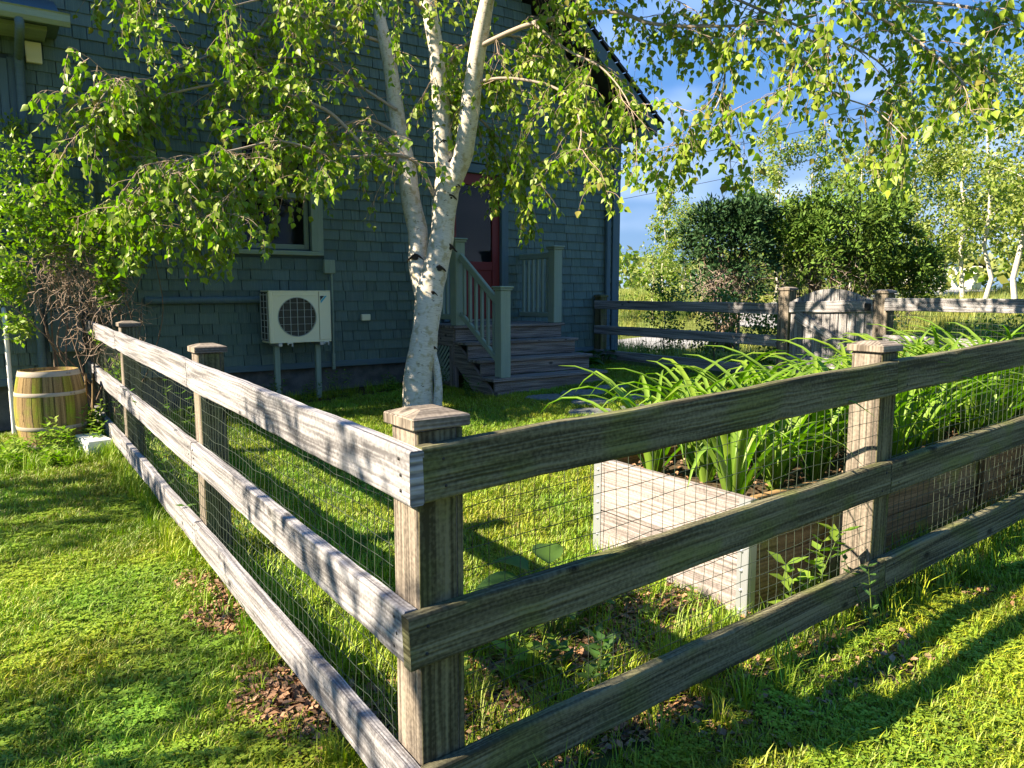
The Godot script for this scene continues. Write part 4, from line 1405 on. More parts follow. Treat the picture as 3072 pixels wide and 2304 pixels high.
func build_birch() -> void:
	var t := thing("birch_tree", "white-barked birch with three stems and drooping spring leaves in the yard", "tree")
	var tr := smooth_line(v3([[2.76,-0.25,-5.28],[2.80,0.10,-5.30],[2.80,0.32,-5.31],[2.82,0.57,-5.34],[2.87,0.82,-5.34],[2.92,1.08,-5.35],[2.96,1.33,-5.35],[2.99,1.52,-5.36],[3.05,1.71,-5.35],[3.11,1.96,-5.34],[3.14,2.09,-5.35],[3.16,2.28,-5.36],[3.22,2.62,-5.37],[3.25,2.80,-5.38]]), 4)
	var b := MB.new()
	tube(b, tr, lerp_list([0.26, 0.185, 0.163, 0.153, 0.146, 0.138, 0.146, 0.145, 0.130, 0.127, 0.124, 0.127, 0.128, 0.105], tr.size()), 24, 1.0, 0.10, 3)
	part("trunk", b.mesh(), M.bark, t)
	var stems := [
		[v3([[2.97,1.25,-5.40],[2.95,1.56,-5.48],[2.94,1.76,-5.54],[2.97,2.0,-5.58],[2.99,2.15,-5.63],[2.98,2.47,-5.75],[2.99,2.84,-5.85],[2.97,3.20,-5.97],[2.97,3.57,-6.07],[2.97,3.95,-6.17],[2.95,4.32,-6.29],[2.95,4.56,-6.37],[2.93,5.16,-6.53],[2.91,5.85,-6.69],[2.85,6.8,-6.8]]), [0.085, 0.105, 0.10, 0.10, 0.108, 0.104, 0.098, 0.088, 0.084, 0.078, 0.07, 0.06, 0.05, 0.04, 0.02]],
		[v3([[3.21,2.5,-5.37],[3.22,2.7,-5.40],[3.21,2.97,-5.44],[3.23,3.33,-5.50],[3.24,3.68,-5.56],[3.25,4.03,-5.63],[3.23,4.39,-5.71],[3.21,4.64,-5.77],[3.18,5.28,-5.91],[3.18,6.2,-6.03],[3.2,7.2,-6.1]]), [0.10, 0.105, 0.098, 0.095, 0.09, 0.08, 0.082, 0.07, 0.06, 0.045, 0.02]],
		[v3([[3.23,2.5,-5.35],[3.28,2.70,-5.30],[3.32,2.88,-5.22],[3.315,3.10,-5.13],[3.34,3.43,-5.08],[3.36,3.74,-5.03],[3.39,4.05,-4.97],[3.43,4.35,-4.91],[3.53,4.91,-4.84],[3.65,5.7,-4.77],[3.75,6.6,-4.7]]), [0.09, 0.10, 0.10, 0.098, 0.10, 0.085, 0.083, 0.07, 0.06, 0.045, 0.02]]]
	for s in stems:
		var pts := smooth_line(s[0], 3)
		b = MB.new()
		tube(b, pts, lerp_list(s[1], pts.size()), 18, 1.0, 0.07, 7)
		part("stem", b.mesh(), M.bark, t)
	b = MB.new()
	tube(b, smooth_line(v3([[2.92,-0.1,-5.13],[2.94,0.2,-5.16],[2.965,0.45,-5.17],[2.975,0.66,-5.21],[2.96,0.85,-5.26]]), 3), taper(13, 0.062, 0.03), 12, 0.5, 0.08, 9)
	part("sucker_stem", b.mesh(), M.bark, t)
	# dark branch scars standing proud of the bark
	for q in [[3.15,1.90,-5.23,0.05],[3.02,1.68,-5.22,0.045],[2.94,1.44,-5.215,0.03],[2.935,1.22,-5.225,0.035],[2.94,0.87,-5.21,0.026],[2.80,0.53,-5.19,0.028],[3.17,2.42,-5.245,0.045],[3.17,3.01,-5.36,0.03],[3.27,2.80,-5.25,0.06],[2.87,1.80,-5.46,0.05],[2.92,2.9,-5.77,0.022],[3.24,2.55,-5.24,0.035]]:
		b = MB.new()
		var r: float = q[3] * 1.7
		var nrm := Vector3(-0.45, 0.05, 0.88).normalized()
		var x := nrm.cross(Vector3.UP).normalized()
		var pts := []
		var rr := []
		var skew := rf(-0.25, 0.25)
		for k in 9:
			var u := (k - 4) / 4.0
			pts.append(Vector3(q[0], q[1], q[2]) + x * u * r + Vector3.UP * (r * 0.75 * (1.0 - pow(absf(u), 1.4)) + skew * u * r) - nrm * (0.006 + u * u * r * 0.35) + rdir() * 0.003)
			rr.append(lerpf(0.016, 0.005, absf(u)) * rf(0.8, 1.2) * clampf(q[3] / 0.04, 0.6, 1.2))
		tube(b, pts, rr, 7, 1.0, 0.3, rng.randi() % 99)
		var prof := []
		for k in 5: prof.append(Vector2(cos(k * PI / 8.0), sin(k * PI / 8.0)) * Vector2(r * 0.42, r * 0.22))
		lathe(b, prof, 9, Transform3D(Basis(x, nrm, x.cross(nrm) * 0.7), Vector3(q[0], q[1] + r * 0.35, q[2]) - nrm * 0.010))
		part("branch_scar", b.mesh(), M.scar, t)
	# limbs: path, start radius, end radius, lowest hanging height, number of side branches, leafiness
	var limbs := [
		[[[3.06,2.48,-5.39],[2.89,2.75,-5.36],[2.65,2.84,-5.34],[2.31,2.80,-5.38],[1.98,2.77,-5.42],[1.54,2.88,-5.55],[1.11,2.77,-5.65],[0.71,2.65,-5.72],[0.39,2.39,-5.71]], 0.022, 0.006, 1.85, 15, 1.0, 0.4],
		[[[2.85,2.72,-5.70],[2.56,2.88,-5.77],[2.20,3.28,-5.94],[1.89,3.41,-6.03],[1.48,3.56,-6.20],[1.01,3.47,-6.37],[0.57,3.31,-6.51],[0.23,3.13,-6.58],[-0.05,3.05,-6.61]], 0.024, 0.005, 2.0, 16, 1.0, 0.3],
		[[[2.96,4.21,-6.27],[2.45,4.35,-6.49],[1.93,4.44,-6.71],[1.65,4.18,-6.70],[1.25,3.93,-6.78],[0.81,3.69,-6.89],[0.50,3.55,-6.92]], 0.022, 0.005, 2.8, 9, 0.8, 0.2],
		[[[2.91,4.76,-6.39],[2.23,4.93,-6.34],[1.38,4.76,-6.36],[0.60,4.41,-6.30],[0.14,4.07,-6.02]], 0.025, 0.006, 3.3, 11, 0.75, 0.15],
		[[[3.36,3.91,-4.96],[3.68,4.06,-4.47],[4.12,4.08,-3.87],[4.25,3.89,-3.47],[4.43,3.78,-3.04],[4.70,3.72,-2.55],[4.83,3.71,-2.17]], 0.028, 0.006, 2.75, 11, 0.75, 0.15],
		[[[3.46,4.38,-4.96],[3.91,4.53,-4.26],[4.67,4.26,-3.27],[5.34,4.01,-2.35],[5.68,3.83,-1.67],[5.70,3.62,-1.21],[5.53,3.35,-0.88]], 0.028, 0.005, 3.0, 13, 0.75, 0.15],
		[[[3.34,3.58,-5.04],[3.55,3.59,-4.75],[3.82,3.48,-4.39],[3.92,3.28,-4.15],[3.88,2.97,-3.98],[3.75,2.73,-3.89]], 0.018, 0.005, 2.3, 9, 0.9, 0.2],
		[[[4.43,3.80,-3.10],[4.70,3.52,-3.0],[4.63,3.17,-2.97],[4.40,2.87,-3.02],[4.23,2.71,-3.05]], 0.012, 0.003, 2.5, 7, 0.8, 0.1],
		[[[4.67,3.71,-2.53],[4.78,3.33,-2.21],[4.80,3.05,-1.97],[4.90,2.88,-1.68],[4.94,2.62,-1.43]], 0.012, 0.003, 2.35, 7, 0.75, 0.1],
		[[[4.95,3.84,-2.11],[5.20,3.53,-1.67],[5.28,3.21,-1.36],[5.23,2.99,-1.16]], 0.012, 0.003, 2.75, 7, 0.9, 0.1],
		[[[3.26,3.40,-5.57],[3.54,3.43,-5.50],[3.82,3.20,-5.39],[4.03,2.89,-5.32],[4.14,2.65,-5.33]], 0.016, 0.004, 2.1, 11, 1.1, 0.0],
		[[[1.55,2.89,-5.58],[1.18,2.51,-5.63],[0.89,2.18,-5.61],[0.65,2.02,-5.59]], 0.010, 0.003, 1.72, 8, 1.0, 0.1],
		[[[3.27,3.79,-5.62],[3.70,4.21,-5.60],[4.23,4.30,-5.46],[4.69,4.10,-5.32],[5.15,3.69,-5.15]], 0.020, 0.005, 2.7, 11, 1.0, 0.1],
		[[[2.92,3.43,-5.93],[2.61,3.67,-6.16],[2.26,3.95,-6.42],[1.79,3.98,-6.73],[1.35,4.15,-7.0]], 0.018, 0.005, 2.9, 7, 0.8, 0.3],
		[[[2.88,3.17,-5.86],[2.59,3.31,-6.07],[2.19,3.09,-6.31],[1.75,2.73,-6.55],[1.38,2.45,-6.75]], 0.018, 0.005, 2.15, 9, 0.9, 0.3],
		[[[3.21,4.32,-5.62],[2.80,4.52,-5.57],[2.26,4.49,-5.57],[1.62,4.24,-5.62],[1.01,3.97,-5.64]], 0.022, 0.005, 3.0, 9, 0.8, 0.2],
		[[[4.48,4.17,-3.10],[4.97,3.81,-2.58],[5.44,3.49,-2.08],[5.55,3.18,-1.83],[5.61,2.96,-1.63]], 0.014, 0.003, 2.75, 7, 0.75, 0.1],
		[[[3.63,4.04,-4.42],[3.78,3.73,-4.08],[3.92,3.53,-3.77],[3.97,3.25,-3.51],[3.92,3.00,-3.32]], 0.014, 0.003, 2.5, 6, 0.7, 0.15],
		[[[0.77,2.70,-5.99],[0.46,2.56,-6.06],[0.25,2.30,-6.04],[0.10,2.17,-6.00]], 0.010, 0.003, 1.75, 8, 1.0, 0.0],
		[[[0.57,3.31,-6.51],[0.35,3.45,-6.35],[0.12,3.2,-6.2],[-0.02,2.9,-6.1]], 0.010, 0.003, 2.3, 8, 1.0, 0.0],
		[[[2.93,5.2,-6.5],[2.2,5.7,-6.6],[1.4,5.6,-6.4],[0.7,5.1,-6.2]], 0.022, 0.005, 4.2, 5, 0.6, 0.0],
		[[[3.55,5.0,-4.84],[4.2,5.4,-4.2],[5.0,5.3,-3.5],[5.6,4.8,-2.8]], 0.022, 0.005, 3.9, 10, 1.0, 0.0],
		[[[3.18,5.4,-5.9],[3.9,6.0,-5.9],[4.7,5.9,-5.6],[5.3,5.4,-5.3]], 0.020, 0.005, 4.0, 9, 1.0, 0.0],
		[[[3.18,5.8,-6.0],[2.7,6.4,-5.2],[2.4,6.3,-4.4],[2.3,5.7,-3.8]], 0.020, 0.005, 4.9, 6, 0.8, 0.0],
		[[[3.6,5.5,-4.8],[3.5,6.2,-4.2],[3.6,6.3,-3.4],[3.9,5.8,-2.9]], 0.020, 0.005, 4.6, 14, 1.2, 0.0],
		[[[3.45,4.6,-4.9],[3.3,5.1,-4.3],[3.2,5.3,-3.6],[3.4,5.1,-2.9],[3.7,4.8,-2.3]], 0.022, 0.005, 4.5, 16, 1.2, 0.0],
		[[[3.55,5.0,-4.84],[3.9,5.4,-4.0],[4.3,5.4,-3.2],[4.6,5.1,-2.4]], 0.022, 0.005, 4.6, 16, 1.2, 0.0],
		[[[3.43,4.5,-4.9],[3.0,5.0,-4.5],[2.6,5.2,-3.8],[2.5,5.1,-3.1]], 0.022, 0.005, 4.5, 9, 1.0, 0.0],
		[[[3.5,4.8,-4.85],[3.5,5.2,-3.8],[3.5,5.3,-2.8],[3.6,5.1,-2.0],[3.8,4.9,-1.5]], 0.024, 0.005, 4.5, 18, 1.3, 0.3],
		[[[3.6,5.2,-4.8],[4.1,5.6,-3.8],[4.5,5.6,-2.8],[4.7,5.2,-1.9]], 0.022, 0.005, 4.6, 16, 1.3, 0.3],
		[[[3.55,5.0,-4.85],[3.1,5.6,-3.8],[3.0,5.6,-2.8],[3.1,5.3,-2.0]], 0.022, 0.005, 4.7, 14, 1.3, 0.3]]
	var tw := MB.new()
	var leaves := []
	var green := Color(0.25, 0.335, 0.036)
	for L in limbs:
		var path := smooth_line(v3(L[0]), 5)
		b = MB.new()
		tube(b, path, taper(path.size(), L[1], L[2]), 7, 1.0, 0.12, 5)
		part("limb", b.mesh(), M.branch, t)
		var bare: float = L[6]
		for i in int(L[4] * 1.45):
			var u := lerpf(bare * 0.5, 1.0, (i + rng.randf()) / int(L[4] * 1.45))
			var k := mini(int(u * (path.size() - 1)), path.size() - 2)
			var at: Vector3 = path[k]
			var dir: Vector3 = (path[k + 1] - path[k]).normalized()
			var sd := (dir * rf(0.1, 0.9) + rdir() * 0.9 + Vector3(0, 0.15, 0)).normalized()
			sub_branch(tw, leaves, at, sd, rf(0.35, 0.85) * (1.15 - 0.35 * u), L[3], L[5] * (0.35 if u < bare else 1.0))
	tag(part("twigs", tw.mesh(), M.twig, t), "", "", "", "stuff")
	# leaves: those nearest the camera are parts of their own, the rest one mass
	leaves.sort_custom(func(a, c): return a[0].distance_squared_to(CAM) < c[0].distance_squared_to(CAM))
	print("birch leaves ", leaves.size())
	var kinds := []
	for i in 6:
		b = MB.new()
		b.col = vary(green, 0.22)
		leaf(b, Vector3.ZERO, Vector3(0, -1, 0), Vector3(0, 0, 1), 1.0, 0.78, rf(0.1, 0.4), 0.36, true)
		kinds.append(b.mesh())
	b = MB.new()
	for i in leaves.size():
		var q = leaves[i]
		if i < 300:
			var y: Vector3 = -q[1]
			var z: Vector3 = (q[2] - y * y.dot(q[2])).normalized()
			part("leaf", kinds[i % 6], M.leaf, t, Transform3D(Basis(y.cross(z) * q[3], y * q[3], z * q[3]), q[0]))
		else:
			b.col = vary(green, 0.25)
			if rng.randf() < 0.03: b.col = Color(0.25, 0.22, 0.04)
			leaf(b, q[0], q[1], q[2], q[3], q[3] * rf(0.68, 0.85), rf(0.1, 0.4), 0.36, true)
	tag(part("foliage", b.mesh(), M.leaf, t), "", "", "", "stuff")

func sub_branch(tw: MB, leaves: Array, at: Vector3, dir: Vector3, ln: float, ymin: float, dense: float) -> void:
	var n := maxi(3, int(ln / 0.09))
	var p := at
	var d := dir
	var pts := [p]
	for i in n:
		d = (d + rdir() * 0.28 + Vector3(0, -0.10, 0)).normalized()
		p += d * ln / n
		if p.y < ymin or p.z < -7.2: break
		pts.append(p)
	if pts.size() < 2: return
	tube(tw, pts, taper(pts.size(), 0.0048, 0.0024), 4)
	for i in range(0, pts.size()):
		var cnt := 2 if rng.randf() < 0.75 else 1
		if i == pts.size() - 1: cnt = 3
		for c in cnt:
			var t := (d + rdir() * 1.1).normalized()
			t.y = minf(t.y, 0.35)
			twig(tw, leaves, pts[i], t, rf(0.14, 0.42), ymin, dense)

func twig(tw: MB, leaves: Array, at: Vector3, dir: Vector3, ln: float, ymin: float, dense: float) -> void:
	var n := maxi(3, int(ln / 0.055))
	var p := at
	var d := dir
	var pts := [p]
	for i in n:
		d = (d + Vector3(0, -0.24, 0) + rdir() * 0.2).normalized()
		p += d * ln / n
		if p.y < ymin - 0.12 or p.z < -7.25: break
		pts.append(p)
		var cnt := (1 if rng.randf() < 0.85 * dense else 0) + (1 if rng.randf() < 0.5 * dense else 0)
		for c in cnt:
			var hang := (Vector3(0, -0.85, 0) + rdir() * 0.75 + d * 0.3).normalized()
			var nn := hang.cross(rdir()).normalized()
			leaves.append([p + hang * 0.012, hang, nn, rf(0.05, 0.088)])
	if pts.size() < 2: return
	tube(tw, pts, taper(pts.size(), 0.0024, 0.0013), 3)

# ================= barrel, shrub and odds and ends by the house corner
func build_left_corner() -> void:
	var at := Vector3(-0.44, gy(-0.44, -6.25), -6.25)
	var bl := thing("wooden_barrel", "weathered oak barrel with flat hoops standing by the house corner", "barrel", at, 0.35)
	var H := 0.72
	var rad := func(y: float) -> float: return 0.232 + 0.052 * (1.0 - pow(absf(y / H - 0.5) * 2.0, 2.0))
	var ns := 20
	for k in ns:
		var a0 := TAU * k / ns
		var a1 := TAU * (k + 1) / ns
		var b := MB.new()
		var off := Vector2(rf(0, 3), rf(0, 3))
		var rows := 10
		var cols := [[0.0, -0.012], [0.05, 0.0], [0.5, 0.0015], [0.95, 0.0], [1.0, -0.012]]
		for i in rows + 1:
			var y := H * i / rows
			for c in cols:
				var a := lerpf(a0 + 0.004, a1 - 0.004, c[0])
				var r: float = rad.call(y) + c[1]
				var nn := Vector3(cos(a), 0, sin(a))
				if c[0] == 0.0: nn = (nn + Vector3(sin(a), 0, -cos(a)) * 0.8).normalized()
				if c[0] == 1.0: nn = (nn + Vector3(-sin(a), 0, cos(a)) * 0.8).normalized()
				b.vert(Vector3(cos(a) * r, y, sin(a) * r), nn, Vector2(y, a * 0.3) + off)
		for i in rows:
			for c in 4:
				var p := i * 5 + c
				b.ix.append_array(PackedInt32Array([p, p + 1, p + 5, p + 1, p + 6, p + 5]))
		part("stave", b.mesh(), M.stave_moss if k % 3 == 1 or k in [11, 12, 14] else M.stave, bl)
	var hd := MB.new()
	lathe(hd, [Vector2(0.22, H - 0.05), Vector2(0.22, H - 0.03), Vector2(0.0, H - 0.03)], 32)
	lathe(hd, [Vector2(0.224, 0.01), Vector2(0.22, H)], 32)
	part("head", hd.mesh(), M.stave, bl)
	var riv := MB.new()
	lathe(riv, [Vector2(0.011, 0.0), Vector2(0.009, 0.005), Vector2(0.0, 0.007)], 8)
	var rm := riv.mesh()
	for q in [[0.672, 0.045], [0.50, 0.032], [0.20, 0.032], [0.03, 0.04]]:
		var b := MB.new()
		var r0: float = rad.call(q[0]) + 0.003
		var r1: float = rad.call(q[0] + q[1]) + 0.003
		lathe(b, [Vector2(r0 - 0.01, q[0]), Vector2(r0 + 0.001, q[0]), Vector2(r1 + 0.001, q[0] + q[1]), Vector2(r1 - 0.01, q[0] + q[1])], 40)
		var hp := part("hoop", b.mesh(), M.hoop, bl)
		for s in 2:
			var a := 1.25 + 0.11 * s
			var o := Vector3(cos(a), 0, sin(a))
			var x := o.cross(Vector3.UP)
			part("rivet", rm, M.rivet, hp, Transform3D(Basis(x, o, x.cross(o)), o * ((r0 + r1) * 0.5 + 0.001) + Vector3.UP * (q[0] + q[1] * 0.5)))
	# painted block and leaning slats
	var y0 := gy(-0.12, -5.95)
	var blk := MB.new()
	box(blk, Vector3(-0.10, -0.02, -0.24), Vector3(0.09, 0.13, 0.20), 0.006, 2)
	var bk := top("painted_block", blk.mesh(), M.white, "short white-painted timber block lying by the left fence end", "block")
	bk.position = Vector3(-0.16, y0, -5.80)
	bk.rotation.y = 0.15
	for k in 2:
		var s := top("leaning_slat", plank(0.62, 0.075, 0.014, 500 + k, 0.5), M.stave, ["thin brown slat leaning beside the barrel, nearer the fence", "thin brown slat leaning just behind the barrel's side"][k], "slat", "slats leaning by the barrel")
		s.transform = along(Vector3(-0.10 - 0.05 * k, gy(-0.1, -6.6) - 0.01, -6.55 - 0.06 * k), Vector3(0.10 - 0.02 * k, 1.0, -0.38))
	var ub := thing("utility_box", "grey metal utility box mounted on the wall behind the barrel", "box")
	part("body", box_mesh(Vector3(-0.36, 0.86, WZ + 0.02), Vector3(-0.06, 1.28, WZ + 0.16), 0.01), M.trim_blue, ub)
	part("lid", box_mesh(Vector3(-0.37, 1.281, WZ + 0.018), Vector3(-0.05, 1.30, WZ + 0.17), 0.005), M.trim_blue, ub)
	var pp := MB.new()
	tube(pp, [Vector3(-0.72, -0.1, -7.18), Vector3(-0.72, 1.1, -7.2), Vector3(-0.72, 1.25, -7.24), Vector3(-0.72, 1.3, WZ)], [0.022, 0.022, 0.022, 0.022], 10)
	top("drain_pipe", pp.mesh(), M.white, "thin white vertical pipe at the left edge by the wall", "pipe")
	# tangled climber
	var sh := thing("climbing_shrub", "tangled climbing shrub with brown twigs and fresh leaves over the fence end", "shrub")
	var st := MB.new()
	for i in 16:
		var base := Vector3(rf(-0.35, 0.2), 0.0, rf(-7.1, -6.75))
		base.y = gy(base.x, base.z) - 0.05
		var tip: Vector3 = [Vector3(-0.5, 2.3, -6.95), Vector3(-0.48, 2.85, -7.15), Vector3(-0.1, 1.7, -6.7), Vector3(0.1, 2.0, -6.6), Vector3(0.33, 1.84, -6.45), Vector3(-0.66, 1.55, -6.9), Vector3(-0.26, 2.6, -7.05), Vector3(0.25, 1.5, -6.6)][i % 8] + rdir() * 0.2
		var mid := base.lerp(tip, 0.5) + rdir() * 0.22
		var pts := smooth_line([base, base.lerp(mid, 0.5) + rdir() * 0.06, mid, mid.lerp(tip, 0.5) + rdir() * 0.12, tip], 4)
		tube(st, pts, taper(pts.size(), 0.011, 0.003), 5)
	part("stems", st.mesh(), M.brownbark, sh)
	var tg := MB.new()
	for i in 620:   # brown tangle
		var c: Vector3 = Vector3(-0.10, 1.62, -6.72) + rdir() * pow(rng.randf(), 0.5) * 0.62 * Vector3(0.72, 0.78, 0.5)
		if rng.randf() < 0.22: c = Vector3(0.12, 1.15, -6.5) + rdir() * 0.32
		var d := rdir()
		var pts := [c]
		for k in 4:
			d = (d + rdir() * 0.8 + Vector3(0, -0.25, 0)).normalized()
			pts.append(pts[-1] + d * rf(0.03, 0.07))
		tube(tg, pts, taper(5, 0.0032, 0.0018), 3)
	tag(part("twig_tangle", tg.mesh(), M.twig, sh), "", "", "", "stuff")
	var lf := MB.new()
	for q in [[-0.58, 2.18, -6.85, 0.32, 420], [-0.55, 2.72, -7.0, 0.24, 150], [-0.68, 1.60, -6.94, 0.24, 380], [-0.52, 3.05, -7.25, 0.13, 60], [-0.27, 2.62, -7.05, 0.16, 150], [0.12, 1.46, -6.47, 0.14, 130], [0.06, 2.03, -6.61, 0.24, 280], [0.30, 1.84, -6.40, 0.20, 160], [-0.3, 1.95, -6.72, 0.28, 260], [-0.62, 1.15, -6.85, 0.16, 120], [0.10, 1.70, -6.42, 0.16, 130], [0.02, 1.05, -6.45, 0.10, 26], [-0.15, 2.25, -6.8, 0.25, 220], [0.12, 0.75, -6.2, 0.14, 50]]:
		for i in int(q[4] * 1.9):
			var p: Vector3 = Vector3(q[0], q[1], q[2]) + rdir() * pow(rng.randf(), 0.6) * q[3] * Vector3(1, 1.15, 0.9)
			lf.col = vary(Color(0.25, 0.335, 0.045), 0.3)
			var d := (rdir() + Vector3(0, 0.2, 0)).normalized()
			leaf(lf, p, d, d.cross(rdir()).normalized(), rf(0.04, 0.07), rf(0.024, 0.038), 0.2, 0.5)
	tag(part("foliage", lf.mesh(), M.leaf, sh), "", "", "", "stuff")

# ================= beyond the back fence
func leafy_tree(called: String, label: String, category: String, group: String, base: Vector3, h: float, spread: float, n: int, lsz: float, c: Color, lean: Vector3, tr: float, bark: Material, lowest: float) -> void:
	base.y = gy(base.x, base.z) - 0.1
	var t := thing(called, label, category, base, 0.0, group)
	var b := MB.new()
	var pts := [Vector3.ZERO]
	for i in 8:
		var u := (i + 1) / 8.0
		pts.append(Vector3(0, h * u, 0) + lean * u * u * h + Vector3(rf(-1, 1), 0, rf(-1, 1)) * 0.02 * h)
	tube(b, pts, taper(9, tr, tr * 0.15), 8, 1.0, 0.1, 1)
	part("trunk", b.mesh(), bark, t)
	var br := MB.new()
	var lf := MB.new()
	var nb := 26
	for i in nb:
		var u := lerpf(lowest, 0.98, (i + rng.randf()) / nb)
		var k := mini(int(u * 8), 7)
		var at: Vector3 = pts[k].lerp(pts[k + 1], u * 8 - k)
		var ang := rf(0, TAU)
		var reach := spread * (0.35 + 0.65 * sin(PI * clampf((u - lowest) / (1.0 - lowest) * 0.85 + 0.12, 0, 1))) * rf(0.6, 1.1)
		var tip := at + Vector3(cos(ang) * reach, reach * rf(0.15, 0.7), sin(ang) * reach)
		tube(br, [at, at.lerp(tip, 0.5) + Vector3(0, 0.06 * reach, 0), tip], [tr * 0.22, tr * 0.13, tr * 0.04], 4)
		for j in int(n / float(nb)):
			var q := at.lerp(tip, rf(0.25, 1.08)) + rdir() * pow(rng.randf(), 0.7) * spread * 0.30
			lf.col = vary(c, 0.28)
			var d := (rdir() + Vector3(0, -0.4, 0)).normalized()
			scrap(lf, q, d, d.cross(rdir()).normalized(), lsz * rf(0.7, 1.3), lsz * rf(0.5, 0.8))
	part("branches", br.mesh(), bark, t)
	tag(part("crown", lf.mesh(), M.leaf, t), "", "", "", "stuff")

func cedar(called: String, label: String, base: Vector3, lobes: Array, c: Color) -> void:
	base.y = gy(base.x, base.z) - 0.1
	var t := thing(called, label, "shrub", base, 0.0, "dark evergreens beyond the gate")
	var b := MB.new()
	for i in 16:
		var q = lobes[i % lobes.size()]
		var tip: Vector3 = q[0] + rdir() * q[1] * 0.5
		var pts := smooth_line([Vector3(rf(-0.5, 0.5), 0, rf(-0.5, 0.5)), tip * 0.4 + rdir() * 0.2, tip * 0.75 + rdir() * 0.2, tip], 3)
		tube(b, pts, taper(pts.size(), 0.05, 0.012), 6)
	part("stems", b.mesh(), M.brownbark, t)
	var dead := MB.new()
	for i in 620:
		var q = lobes[rng.randi() % lobes.size()]
		var p: Vector3 = q[0] * Vector3(0.85, 0.62, 0.85) + rdir() * q[1] * 0.8 * Vector3(1, 0.6, 1)
		if p.y < 0.1: p.y = rf(0.1, 0.6)
		var d := (rdir() + Vector3(0, 0.2, 0)).normalized()
		tube(dead, [p, p + d * 0.18 + rdir() * 0.03, p + d * 0.36], [0.008, 0.006, 0.003], 3)
	tag(part("bare_twigs", dead.mesh(), M.branch, t), "", "", "", "stuff")
	var lf := MB.new()
	for q in lobes:
		var clumps := int(q[2] / 10.0)
		for i in clumps:
			var o := rdir()
			if o.y < -0.75: continue
			if o.y < -0.15 and rng.randf() < 0.55: continue
			var r: float = q[1] * (rf(0.82, 1.1) if i % 3 > 0 else rf(0.3, 0.85))
			var cc: Vector3 = q[0] + o * r * q[3]
			var cr := rf(0.12, 0.30)
			var tint := rf(0.7, 1.35)
			for k in 40:
				var e := (rdir() + o * 0.7 + Vector3(0, 0.3, 0)).normalized()
				var p: Vector3 = cc + e * cr * rf(0.3, 1.0)
				if p.y < 0.15: continue
				lf.col = vary(Color(c.r * tint, c.g * tint, c.b * tint), 0.3)
				var d := (e + rdir() * 0.6).normalized()
				scrap(lf, p, d, d.cross(rdir()).normalized(), rf(0.08, 0.17), rf(0.03, 0.06))
	tag(part("foliage", lf.mesh(), M.cedar, t), "", "", "", "stuff")

